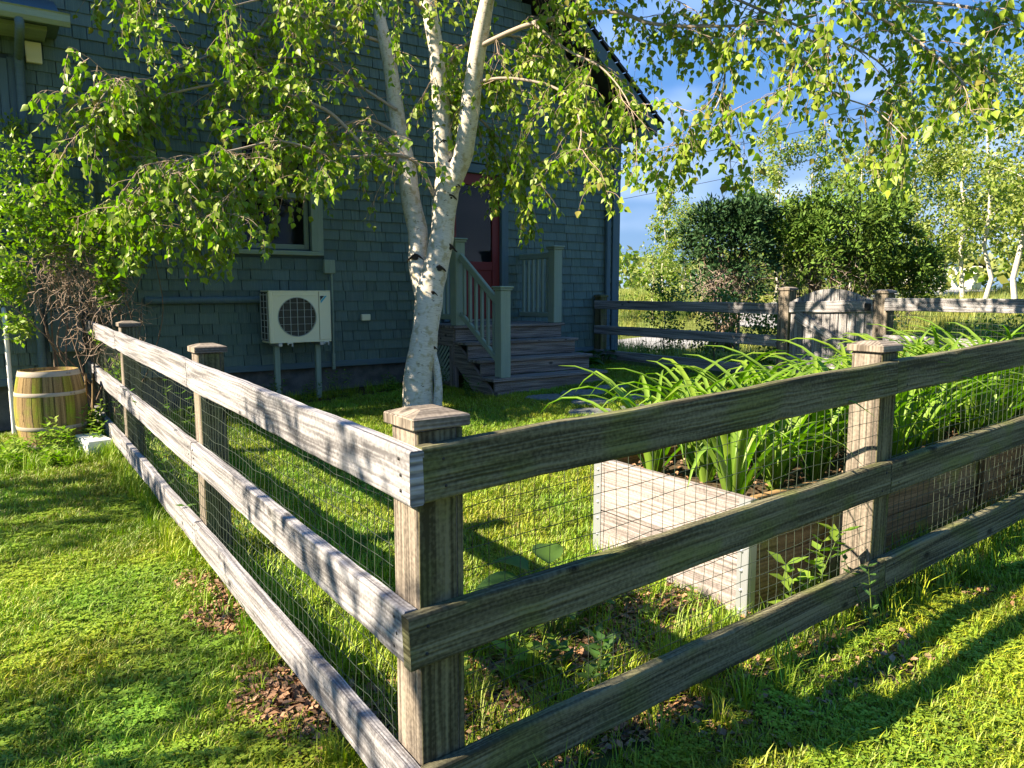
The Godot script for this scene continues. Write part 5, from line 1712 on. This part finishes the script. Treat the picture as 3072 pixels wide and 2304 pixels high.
func build_background() -> void:
	# clipped evergreens
	cedar("evergreen_shrub", "dark blue-green evergreen shrub left of the garden gate", Vector3(13.3, 0, -9.75), [
		[Vector3(0.0, 2.25, 0), 0.95, 2100, Vector3(1.0, 1.45, 1.0)], [Vector3(0.3, 3.2, 0.2), 0.62, 900, Vector3(1.1, 0.85, 1)], [Vector3(-0.3, 3.0, -0.2), 0.6, 800, Vector3(1, 1, 1)]], Color(0.035, 0.075, 0.025))
	cedar("evergreen_shrub", "broad yellow-green evergreen shrub behind the garden gate", Vector3(15.2, 0, -8.4), [
		[Vector3(0, 2.4, 0), 1.15, 2800, Vector3(1.1, 1.0, 1.1)], [Vector3(0.9, 2.1, 0.8), 0.95, 2100, Vector3(1.05, 1.0, 1.05)], [Vector3(0.3, 3.15, 0.3), 0.95, 1900, Vector3(1.25, 0.75, 1.2)], [Vector3(-0.65, 2.9, -0.6), 0.75, 1200, Vector3(1, 0.9, 1)], [Vector3(1.3, 1.8, 1.1), 0.6, 1000, Vector3(1, 1.1, 1)]], Color(0.085, 0.145, 0.022))
	# loose birches and aspens far behind
	var young := Color(0.24, 0.29, 0.06)
	for q in [
		["slim birch between the house corner and the dark evergreen", 22.0, -20.0, 4.9, 0.7, 900, Vector3(0.0, 0, 0.0), 0.05],
		["short leaning birch above the dark evergreen's left side", 26.0, -19.2, 5.6, 1.1, 900, Vector3(0.05, 0, 0.04), 0.06],
		["forked birch rising behind the dark evergreen", 22.9, -15.3, 6.3, 1.2, 1300, Vector3(-0.03, 0, 0.0), 0.08],
		["slender birch leaning right above the evergreen", 24.5, -15.4, 6.4, 1.1, 1000, Vector3(0.08, 0, 0.06), 0.07],
		["bushy birch over the middle of the yellow-green evergreen", 24.2, -13.0, 5.2, 1.8, 2200, Vector3(0.0, 0, 0.0), 0.08],
		["tall birch right of the yellow-green evergreen", 25.0, -11.2, 6.9, 1.5, 1600, Vector3(-0.06, 0, -0.05), 0.09],
		["tall leaning birch with pale trunk above the meadow", 25.2, -9.8, 7.6, 1.4, 1600, Vector3(-0.08, 0, -0.06), 0.10],
		["tall birch second from the right edge", 23.5, -8.5, 7.4, 1.5, 1700, Vector3(-0.05, 0, -0.03), 0.10],
		["birch with pale trunk at the right edge", 21.9, -7.0, 7.8, 1.6, 1900, Vector3(0.03, 0, 0.04), 0.11],
		["low bushy birch among the tall ones at right", 28.8, -12.2, 5.3, 2.3, 2400, Vector3(0, 0, 0), 0.09],
		["low leafy birch far left beyond the driveway", 26.0, -22.5, 4.2, 1.5, 1200, Vector3(0, 0, 0), 0.06],
		["bushy birch low behind the far right fence", 27.0, -8.4, 4.3, 2.2, 2400, Vector3(0, 0, 0), 0.08]]:
		leafy_tree("birch_tree", q[0], "tree", "birches beyond the back fence", Vector3(q[1], 0, q[2]), q[3], q[4], int(q[5] * 2.6), 0.12, young, q[6], q[7] * 0.72, M.bark, 0.22)
	# low bushes beyond the fence
	for q in [["scrubby bush behind the back fence by the house corner", 8.3, -7.0, 1.35, 0.5, 1100], ["scrubby bush behind the middle of the back fence", 8.35, -6.0, 1.15, 0.55, 1200], ["dense low bush left of the gate post", 8.3, -4.8, 1.0, 0.6, 1700], ["low bush behind the gate", 8.7, -3.6, 0.85, 0.5, 800], ["pale leafy bush right of the gate", 9.6, -2.6, 1.0, 0.6, 1000]]:
		leafy_tree("bush", q[0], "bush", "bushes along the back fence", Vector3(q[1], 0, q[2]), q[3], q[4], q[5], 0.055, Color(0.12, 0.19, 0.035), Vector3.ZERO, 0.014, M.brownbark, 0.1)
	for q in [["rounded bush beyond the driveway, left", 17.0, -19.0, 2.3, 1.5, 1900], ["rounded bush beyond the driveway, next to the evergreen", 18.5, -17.2, 2.6, 1.5, 1900], ["broad bush under the birches", 21.5, -14.0, 2.2, 1.9, 2000], ["broad bush below the tall birches", 24.0, -10.8, 2.3, 2.0, 2000], ["wide bush at the far left behind the driveway", 20.0, -23.0, 2.0, 1.8, 1600]]:
		leafy_tree("bush", q[0], "bush", "bushes beyond the driveway", Vector3(q[1], 0, q[2]), q[3], q[4], q[5], 0.10, Color(0.21, 0.27, 0.05), Vector3.ZERO, 0.03, M.brownbark, 0.05)
	# far woodland
	var fw := MB.new()
	for i in 9000:
		var az := deg_to_rad(rf(-12.0, 95.0))
		var r := rf(58.0, 78.0)
		var hmax := 3.4 + 2.2 * patches.get_noise_2d(az * 9.0, 2.0) + 1.2 * patches.get_noise_2d(az * 30.0, 5.0)
		var p := Vector3(CAM.x + sin(az) * r, 0, CAM.z - cos(az) * r)
		p.y = gy(p.x, p.z) + hmax * pow(rng.randf(), 0.8) * (r - 40.0) / 30.0
		fw.col = vary(Color(0.22, 0.25, 0.07), 0.3)
		var d := rdir()
		scrap(fw, p, d, d.cross(rdir()).normalized(), rf(0.5, 1.1), rf(0.35, 0.8))
	top("far_woodland", fw.mesh(), M.leaf, "hazy yellow-green woodland along the horizon", "woodland", "", "stuff")
	# overhead wires
	for k in 3:
		var a: Vector3 = [Vector3(25.9, 7.7, -22.4), Vector3(25.8, 6.3, -22.3), Vector3(25.9, 8.15, -22.4)][k]
		var c: Vector3 = [Vector3(38.9, 11.2, -13.8), Vector3(38.8, 9.8, -13.7), Vector3(38.9, 11.7, -13.9)][k]
		var d := c - a
		var pts := []
		var rr := []
		for i in 25:
			var u := -1.0 + 3.0 * i / 24.0
			pts.append(a + d * u - Vector3(0, 0.35 * (0.25 - pow(u - 0.5, 2)), 0))
			rr.append(0.011)
		var b := MB.new()
		tube(b, pts, rr, 4)
		top("overhead_wire", b.mesh(), M.iron, ["middle overhead wire crossing the sky", "lowest overhead wire crossing the sky", "highest overhead wire crossing the sky"][k], "wire", "overhead wires")
	# pale house glimpsed through the birches
	var hs := thing("far_house", "small white house glimpsed through the birches at far right", "house", Vector3(58.0, gy(58, -26) - 0.9, -26.0), 0.5)
	part("wall", box_mesh(Vector3(-3, -0.5, -2.5), Vector3(3, 2.5, 2.5)), M.white, hs)
	var rb := MB.new()
	for s in [-1.0, 1.0]: rb.poly([Vector3(-3.3, 2.4, 2.8 * s), Vector3(3.3, 2.4, 2.8 * s), Vector3(3.3, 4.0, 0), Vector3(-3.3, 4.0, 0)], Vector3(0, 1, s), [Vector2.ZERO, Vector2.ZERO, Vector2.ZERO, Vector2.ZERO])
	part("roof", rb.mesh(), M.roof, hs)
	for x in [-1.6, 1.2]: part("window", box_mesh(Vector3(x, 0.9, 2.5), Vector3(x + 0.8, 2.0, 2.54)), M.dark, hs)
	# small trees standing left of the view, whose shade dapples the lawn and fence
	shade_tree(Vector3(-4.2, 0, -5.5), 3.3, 1.0, 15, "small leafy tree outside the left edge, further back, dappling the lawn", 1.15)
	shade_tree(Vector3(-4.3, 0, -1.9), 3.95, 1.3, 22, "small leafy tree outside the left edge, nearer, dappling the fence boards", 0.42)

func shade_tree(base: Vector3, h: float, reach: float, nl: int, label: String, dense: float) -> void:
	base.y = gy(base.x, base.z)
	var t := thing("shade_tree", label, "tree", Vector3.ZERO, 0.0, "small trees left of the view")
	var b := MB.new()
	var tr := [base - Vector3(0, 0.2, 0), base + Vector3(0.1, h * 0.25, 0), base + Vector3(0.0, h * 0.5, 0.1), base + Vector3(0.1, h * 0.75, 0.1), base + Vector3(0.15, h, 0.15)]
	tube(b, smooth_line(tr, 3), taper(13, 0.06, 0.012), 8, 1.0, 0.08, 2)
	part("trunk", b.mesh(), M.bark, t)
	var tw := MB.new()
	var leaves := []
	for i in nl:
		var u := lerpf(0.4, 1.0, float(i) / (nl - 1))
		var at := base + Vector3(0.1 * u, h * u, 0.12 * u)
		var a := i * 2.4
		var ln := reach * rf(0.6, 1.0) * (1.25 - 0.55 * u)
		var tip := at + Vector3(cos(a) * ln, rf(0.1, 0.45), sin(a) * ln)
		var pts := smooth_line([at, at.lerp(tip, 0.5) + Vector3(0, 0.12, 0), tip, tip + (tip - at).normalized() * 0.2 - Vector3(0, 0.15, 0)], 4)
		b = MB.new()
		tube(b, pts, taper(pts.size(), 0.016, 0.004), 6)
		part("limb", b.mesh(), M.branch, t)
		for k in 4:
			var q: Vector3 = pts[rng.randi_range(3, pts.size() - 1)]
			sub_branch(tw, leaves, q, (rdir() + Vector3(0, -0.2, 0)).normalized(), rf(0.3, 0.6), 1.0, dense)
	tag(part("twigs", tw.mesh(), M.twig, t), "", "", "", "stuff")
	b = MB.new()
	for q in leaves:
		b.col = vary(Color(0.19, 0.29, 0.03), 0.25)
		leaf(b, q[0], q[1], q[2], q[3], q[3] * 0.75, 0.2)
	tag(part("foliage", b.mesh(), M.leaf, t), "", "", "", "stuff")

# ================= weeds, broad-leaved plants, litter
func weed(called: String, label: String, at: Vector3, stems: int, h: float, lsz: float, c: Color, group := "weeds and seedlings", spread := 0.12) -> void:
	at.y = gy(at.x, at.z) - 0.01
	var t := thing(called, label, "plant", at, 0.0, group)
	var sb := MB.new()
	var lb := MB.new()
	for i in stems:
		var a := rf(0, TAU)
		var o := Vector3(cos(a), 0, sin(a))
		var hh := h * rf(0.6, 1.1)
		var p0 := o * rf(0.0, spread)
		var p2 := p0 + o * hh * rf(0.1, 0.4) + Vector3(0, hh, 0)
		var pts := smooth_line([p0, p0.lerp(p2, 0.5) + Vector3(0, 0.06 * hh, 0), p2], 3)
		tube(sb, pts, taper(pts.size(), 0.003, 0.0015), 4)
		for k in pts.size():
			if k == 0: continue
			for s in 2:
				var d := (Vector3(cos(a + k * 1.6 + s * PI), 0.35, sin(a + k * 1.6 + s * PI)) + rdir() * 0.3).normalized()
				lb.col = vary(c, 0.22)
				leaf(lb, pts[k], d, (Vector3.UP + rdir() * 0.3).normalized(), lsz * rf(0.7, 1.2), lsz * rf(0.4, 0.55), 0.25, 0.42)
	lb.col = c
	tag(part("stems", sb.mesh(), M.grass_stem, t), "", "", "", "stuff")
	tag(part("foliage", lb.mesh(), M.leaf, t), "", "", "", "stuff")

func broad_plant(called: String, label: String, at: Vector3, n: int, h: float, lsz: float, c: Color, group: String) -> void:
	at.y = gy(at.x, at.z) - 0.01
	var t := thing(called, label, "plant", at, 0.0, group)
	var sb := MB.new()
	for i in n:
		var a := TAU * i / n + rf(-0.3, 0.3)
		var o := Vector3(cos(a), 0, sin(a))
		var hh := h * rf(0.6, 1.1)
		var p := o * hh * rf(0.25, 0.6) + Vector3(0, hh, 0)
		tube(sb, [o * 0.01, p * 0.6 + o * 0.01, p], [0.005, 0.004, 0.003], 5)
		var b := MB.new()
		b.col = vary(c, 0.18)
		# cupped oval leaf on a 5 x 7 grid
		var d := (o + Vector3(0, rf(-0.1, 0.5), 0)).normalized()
		var s := d.cross(Vector3.UP).normalized()
		var up := s.cross(d).normalized()
		var L := lsz * rf(0.75, 1.15)
		for j in 8:
			var v := j / 7.0
			var wd := L * 0.36 * pow(sin(PI * pow(v, 0.72) * 0.98 + 0.02), 0.8)
			for q in 5:
				var e := (q - 2) / 2.0
				b.vert(p + d * L * v + s * wd * e + up * (wd * 0.35 * e * e - L * 0.35 * v * v), (up - s * e * 0.4 + d * v * 0.5).normalized())
		for j in 7:
			for q in 4:
				var k := j * 5 + q
				b.ix.append_array(PackedInt32Array([k, k + 5, k + 1, k + 1, k + 5, k + 6]))
		part("leaf", b.mesh(), M.leaf, t)
	tag(part("stalks", sb.mesh(), M.grass_stem, t), "", "", "", "stuff")

func build_small_plants() -> void:
	M.grass_stem = mat(Color(0.10, 0.15, 0.03), 0.6)
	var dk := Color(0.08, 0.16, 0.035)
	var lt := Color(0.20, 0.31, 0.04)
	broad_plant("hosta", "dark broad-leaved plant behind the corner post under the middle rail", Vector3(0.98, 0, -0.72), 9, 0.26, 0.20, dk, "broad-leaved plants")
	broad_plant("hosta", "low broad-leaved plant just right of the corner post", Vector3(0.55, 0, -0.85), 6, 0.22, 0.15, dk, "broad-leaved plants")
	broad_plant("hosta", "hosta beside the right end of the steps", Vector3(6.15, 0, -6.55), 12, 0.22, 0.24, Color(0.045, 0.10, 0.02), "broad-leaved plants")
	broad_plant("hosta", "hosta at the foot of the house corner", Vector3(6.8, 0, -6.85), 10, 0.2, 0.2, Color(0.045, 0.10, 0.02), "broad-leaved plants")
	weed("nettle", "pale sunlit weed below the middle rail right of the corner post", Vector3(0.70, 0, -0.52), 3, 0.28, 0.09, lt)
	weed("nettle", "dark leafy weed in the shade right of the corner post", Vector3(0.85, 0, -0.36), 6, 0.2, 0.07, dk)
	weed("weed", "small weed with white-edged leaves right of the corner post base", Vector3(0.42, 0, -0.5), 4, 0.16, 0.045, lt)
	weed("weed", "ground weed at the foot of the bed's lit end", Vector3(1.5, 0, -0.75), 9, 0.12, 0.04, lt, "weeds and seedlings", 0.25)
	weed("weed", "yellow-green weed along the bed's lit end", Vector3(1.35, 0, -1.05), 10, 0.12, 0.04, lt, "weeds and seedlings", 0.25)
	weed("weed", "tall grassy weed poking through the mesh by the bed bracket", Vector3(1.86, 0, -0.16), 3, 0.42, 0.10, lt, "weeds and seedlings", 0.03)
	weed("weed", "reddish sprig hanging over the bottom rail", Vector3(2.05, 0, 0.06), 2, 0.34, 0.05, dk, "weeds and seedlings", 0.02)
	# seedlings round the barrel
	var names := ["left of the barrel", "before the barrel's left edge", "before the middle of the barrel", "before the barrel's right edge", "right of the barrel", "beside the white block", "behind the white block", "between barrel and white block", "at the lawn edge below the barrel", "at the lawn edge by the block", "under the climbing shrub", "at the left frame edge"]
	var sp := [[-0.80, -6.0], [-0.68, -5.85], [-0.45, -5.78], [-0.25, -5.85], [-0.10, -6.25], [-0.36, -5.6], [-0.10, -6.35], [-0.26, -6.15], [-0.50, -5.55], [-0.45, -5.4], [-0.2, -6.7], [-0.82, -5.6]]
	for i in sp.size():
		weed("seedling", "bright yellow-green seedling clump " + names[i], Vector3(sp[i][0], 0, sp[i][1]), 10, [0.15, 0.22, 0.3, 0.30, 0.34, 0.08, 0.3, 0.22, 0.12, 0.08, 0.3, 0.13][i], 0.065, Color(0.24, 0.33, 0.045), "seedlings round the barrel", 0.13)
	# inside the left fence and along the wall foot
	var wn := ["climbing through the left fence mesh near the second post", "inside the left fence below its far post", "in the left fence mesh near the first post", "low inside the left fence", "below the heat pump's left leg", "below the heat pump", "right of the heat pump's leg", "at the wall foot left of the birch", "at the wall foot behind the birch", "below the lattice skirt", "left of the lowest step"]
	var wp := [[0.22, -4.2], [0.2, -5.6], [0.17, -3.3], [0.18, -2.7], [1.85, -6.95], [2.15, -6.9], [2.6, -6.95], [3.2, -6.9], [3.55, -6.85], [3.75, -6.5], [3.75, -5.8]]
	var wh := [0.75, 0.5, 0.4, 0.25, 0.34, 0.22, 0.34, 0.26, 0.3, 0.28, 0.25]
	for i in wp.size():
		weed("weed", "leafy weed " + wn[i], Vector3(wp[i][0], 0, wp[i][1]), 6, wh[i], 0.055, Color(0.11, 0.19, 0.035), "weeds by fence and wall", 0.14)
	# brown leaf litter
	var lit := MultiMesh.new()
	lit.transform_format = MultiMesh.TRANSFORM_3D
	lit.use_colors = true
	var lb := MB.new()
	leaf(lb, Vector3(0, 0, -0.5), Vector3(0, 0, 1), Vector3.UP, 1.0, 0.62, 0.45, 0.45)
	lit.mesh = lb.mesh(M.litter)
	var tl := []
	var tries := 0
	while tl.size() < 6500 and tries < 60000:
		tries += 1
		var x := 0.0
		var z := 0.0
		var w := rng.randf()
		if w < 0.4:
			x = rf(-0.45, 0.05); z = rf(-2.4, -0.3)
		elif w < 0.75:
			x = rf(0.1, 1.75); z = rf(-1.0, 0.02)
		else:
			x = rf(0.1, 3.5); z = rf(0.0, 0.42)
		if z > 0.0 and rng.randf() < 0.7: continue
		if rng.randf() > soil_share(x, z) * 1.1 - 0.1: continue
		tl.append(Vector3(x, gy(x, z) + rf(0.004, 0.03), z))
	for i in 900:   # mulch in the bed
		tl.append(Vector3(rf(1.8, 4.5), 0.535 + rf(-0.01, 0.02), rf(-1.25, -0.4)))
	lit.instance_count = tl.size()
	for i in tl.size():
		var s := rf(0.02, 0.042)
		var bs := Basis(Vector3.UP, rf(0, TAU)) * Basis(Vector3(1, 0, 0), rf(-0.6, 0.6)) * Basis(Vector3(0, 0, 1), rf(-0.6, 0.6))
		lit.set_instance_transform(i, Transform3D(bs.scaled(Vector3(s, s, s)), tl[i]))
		lit.set_instance_color(i, vary(Color(0.30, 0.175, 0.10), 0.35))
	var ml := MultiMeshInstance3D.new()
	ml.name = "leaf_litter"
	ml.multimesh = lit
	add_child(ml)
	tag(ml, "dry brown leaf litter under the fence rails", "litter", "", "stuff")

# ================= grass
func tuft(n: int, h: float, w: float, rad: float, splay: float) -> ArrayMesh:
	var b := MB.new()
	for i in n:
		var a := rf(0, TAU)
		var p := Vector3(cos(a), 0, sin(a)) * rad * sqrt(rng.randf())
		var la := rf(0, TAU)
		var o := Vector3(cos(la), 0, sin(la))
		var s := Vector3(-o.z, 0, o.x)
		var hh := h * rf(0.55, 1.15)
		var ln := splay * rf(0.2, 1.2)
		var k := rf(0.75, 1.25)
		b.col = Color(0.235 * k * rf(0.85, 1.25), 0.325 * k, 0.022 * k)
		if rng.randf() < 0.05: b.col = Color(0.34, 0.29, 0.12)
		var m := p + o * hh * ln * 0.35 + Vector3(0, hh * 0.6, 0)
		var t := p + o * hh * ln + Vector3(0, hh * (1.0 - 0.25 * ln), 0)
		var nn := (o * -0.4 + Vector3(0, 0.3, 0) + s * 0.0).normalized()
		nn = (Vector3.UP * 0.6 - o * 0.8).normalized()
		var q := b.v.size()
		b.vert(p + s * w * 0.5, nn); b.vert(p - s * w * 0.5, nn); b.vert(m + s * w * 0.42, nn); b.vert(m - s * w * 0.42, nn); b.vert(t, nn)
		b.ix.append_array(PackedInt32Array([q, q + 1, q + 2, q + 1, q + 3, q + 2, q + 2, q + 3, q + 4]))
	return b.mesh(M.grass)

func clover_mesh() -> ArrayMesh:
	var b := MB.new()
	for i in 4:
		var p := Vector3(rf(-0.025, 0.025), rf(0.015, 0.04), rf(-0.025, 0.025))
		for k in 3:
			var a := TAU * k / 3.0 + i
			b.col = vary(Color(0.22, 0.315, 0.03), 0.2)
			leaf(b, p, Vector3(cos(a), 0.15, sin(a)).normalized(), Vector3.UP, 0.017, 0.014, 0.15, 0.6)
	return b.mesh(M.grass)

func scatter(called: String, label: String, m: Mesh, spots: Array, s0: float, s1: float) -> void:
	var mm := MultiMesh.new()
	mm.transform_format = MultiMesh.TRANSFORM_3D
	mm.use_colors = true
	mm.mesh = m
	mm.instance_count = spots.size()
	for i in spots.size():
		var p: Vector3 = spots[i]
		var s := rf(s0, s1)
		mm.set_instance_transform(i, Transform3D(Basis(Vector3.UP, rf(0, TAU)).scaled(Vector3(s, s * rf(0.8, 1.2), s)), p))
		var k := 1.0 + 0.35 * patches.get_noise_2d(p.x * 1.3, p.z * 1.3) + rf(-0.12, 0.12)
		var yl := patches.get_noise_2d(p.x * 0.8 + 40.0, p.z * 0.8)
		mm.set_instance_color(i, Color(k * (1.0 + 0.35 * yl), k, k * (1.0 - 0.2 * yl)))
	var o := MultiMeshInstance3D.new()
	o.name = numbered(called)
	o.multimesh = mm
	add_child(o)
	tag(o, label, "grass", "", "stuff")

func blocked(x: float, z: float) -> bool:
	if x > 1.72 and x < 6.36 and z > -1.34 and z < -0.31: return true
	if x > 3.95 and x < 5.78 and z < -5.62: return true
	if Vector2(x - 2.8, z + 5.3).length() < 0.17: return true
	if Vector2(x + 0.45, z + 6.27).length() < 0.30: return true
	if absf(x - 0.09) < 0.07 and (absf(z + 0.11) < 0.07 or absf(z + 2.47) < 0.07 or absf(z + 5.12) < 0.07): return true
	for q in [[4.45, -5.18, 0.27], [4.95, -5.12, 0.30], [5.45, -5.2, 0.25], [4.62, -4.6, 0.27], [5.15, -4.55, 0.23], [4.22, -4.15, 0.25], [4.75, -4.02, 0.21], [3.95, -3.62, 0.21], [4.4, -3.5, 0.19]]:
		if Vector2(x - q[0], (z - q[1]) / 0.8).length() < q[2]: return true
	return false

func fill(x0: float, x1: float, z0: float, z1: float, n: int, thin := true) -> Array:
	var out := []
	for i in n:
		var x := rf(x0, x1)
		var z := rf(z0, z1)
		if blocked(x, z): continue
		if thin and rng.randf() < soil_share(x, z) * (0.95 if z < 0.0 else 0.6): continue
		if z < -7.25 and x < 7.6: continue
		out.append(Vector3(x, gy(x, z) - 0.004, z))
	return out

func build_grass() -> void:
	var t1 := tuft(13, 0.040, 0.0042, 0.034, 1.1)
	var t2 := tuft(10, 0.056, 0.0042, 0.032, 1.1)
	var t3 := tuft(14, 0.15, 0.0050, 0.035, 0.8)
	# left strip of lawn, nearest the camera
	var a := fill(-2.2, -0.02, -3.6, 2.4, 24000)
	a.append_array(fill(-2.6, -0.02, -7.2, -3.6, 9000))
	a.append_array(fill(-0.6, 4.8, 0.06, 2.2, 21000))
	a.append_array(fill(0.05, 7.0, -7.2, -0.05, 34000))
	scatter("lawn_grass", "short mown lawn grass", t1, a, 0.8, 1.25)
	var c := fill(-2.2, -0.02, -3.6, 2.4, 7000)
	c.append_array(fill(-0.6, 4.8, 0.06, 2.2, 6000))
	c.append_array(fill(0.05, 7.0, -7.2, -0.05, 9000))
	scatter("lawn_grass", "slightly longer blades in the lawn", t2, c, 0.7, 1.3)
	# clover
	var cl := []
	for p: Vector3 in fill(-2.2, 0.0, -4.0, 2.2, 14000) + fill(-0.4, 4.5, 0.06, 2.0, 9000):
		if patches.get_noise_2d(p.x * 1.8 + 9.0, p.z * 1.8) > -0.06: cl.append(p + Vector3(0, 0.002, 0))
	scatter("clover", "clover leaves among the lawn grass", clover_mesh(), cl, 0.6, 1.1)
	# unmown grass along the rails and in the corner
	var e := fill(-0.14, 0.16, -7.1, -0.25, 800)
	e.append_array(fill(0.2, 4.6, -0.30, 0.10, 420, false))
	e.append_array(fill(0.15, 0.75, -6.8, -0.5, 600, false))
	e.append_array(fill(0.2, 1.7, -1.3, -0.1, 260, false))
	e.append_array(fill(0.3, 7.0, -7.3, -6.9, 300, false))
	e.append_array(fill(-0.85, 0.0, -6.2, -5.3, 160, false))
	scatter("tall_grass", "unmown grass along the fence and wall", t3, e, 0.5, 1.1)
	# rough meadow beyond the back fence
	var mt := MB.new()
	for i in 12:
		var an := rf(0, TAU)
		var o := Vector3(cos(an), 0, sin(an))
		var s := Vector3(-o.z, 0, o.x)
		var p := o * rf(0, 0.12)
		var hh := rf(0.18, 0.42)
		mt.col = vary(Color(0.30, 0.32, 0.08), 0.3)
		var q := mt.v.size()
		var nn := (Vector3.UP * 0.5 - o).normalized()
		mt.vert(p + s * 0.008, nn); mt.vert(p - s * 0.008, nn); mt.vert(p + o * hh * 0.4 + Vector3(0, hh, 0), nn)
		mt.ix.append_array(PackedInt32Array([q, q + 1, q + 2]))
	var far := []
	for i in 19000:
		var x := rf(9.0, 34.0)
		var z := rf(-28.0, 1.0)
		if z < -11.4 and z > -15.4: continue
		far.append(Vector3(x, gy(x, z) - 0.02, z))
	for i in 700:
		var x := rf(7.3, 8.7)
		var z := rf(-16.0, 0.5)
		if x < 7.7 and z < -7.2: continue
		far.append(Vector3(x, gy(x, z) - 0.15, z))
	scatter("meadow_grass", "rough yellow-green meadow grass beyond the back fence", mt.mesh(M.grass), far, 0.6, 1.3)
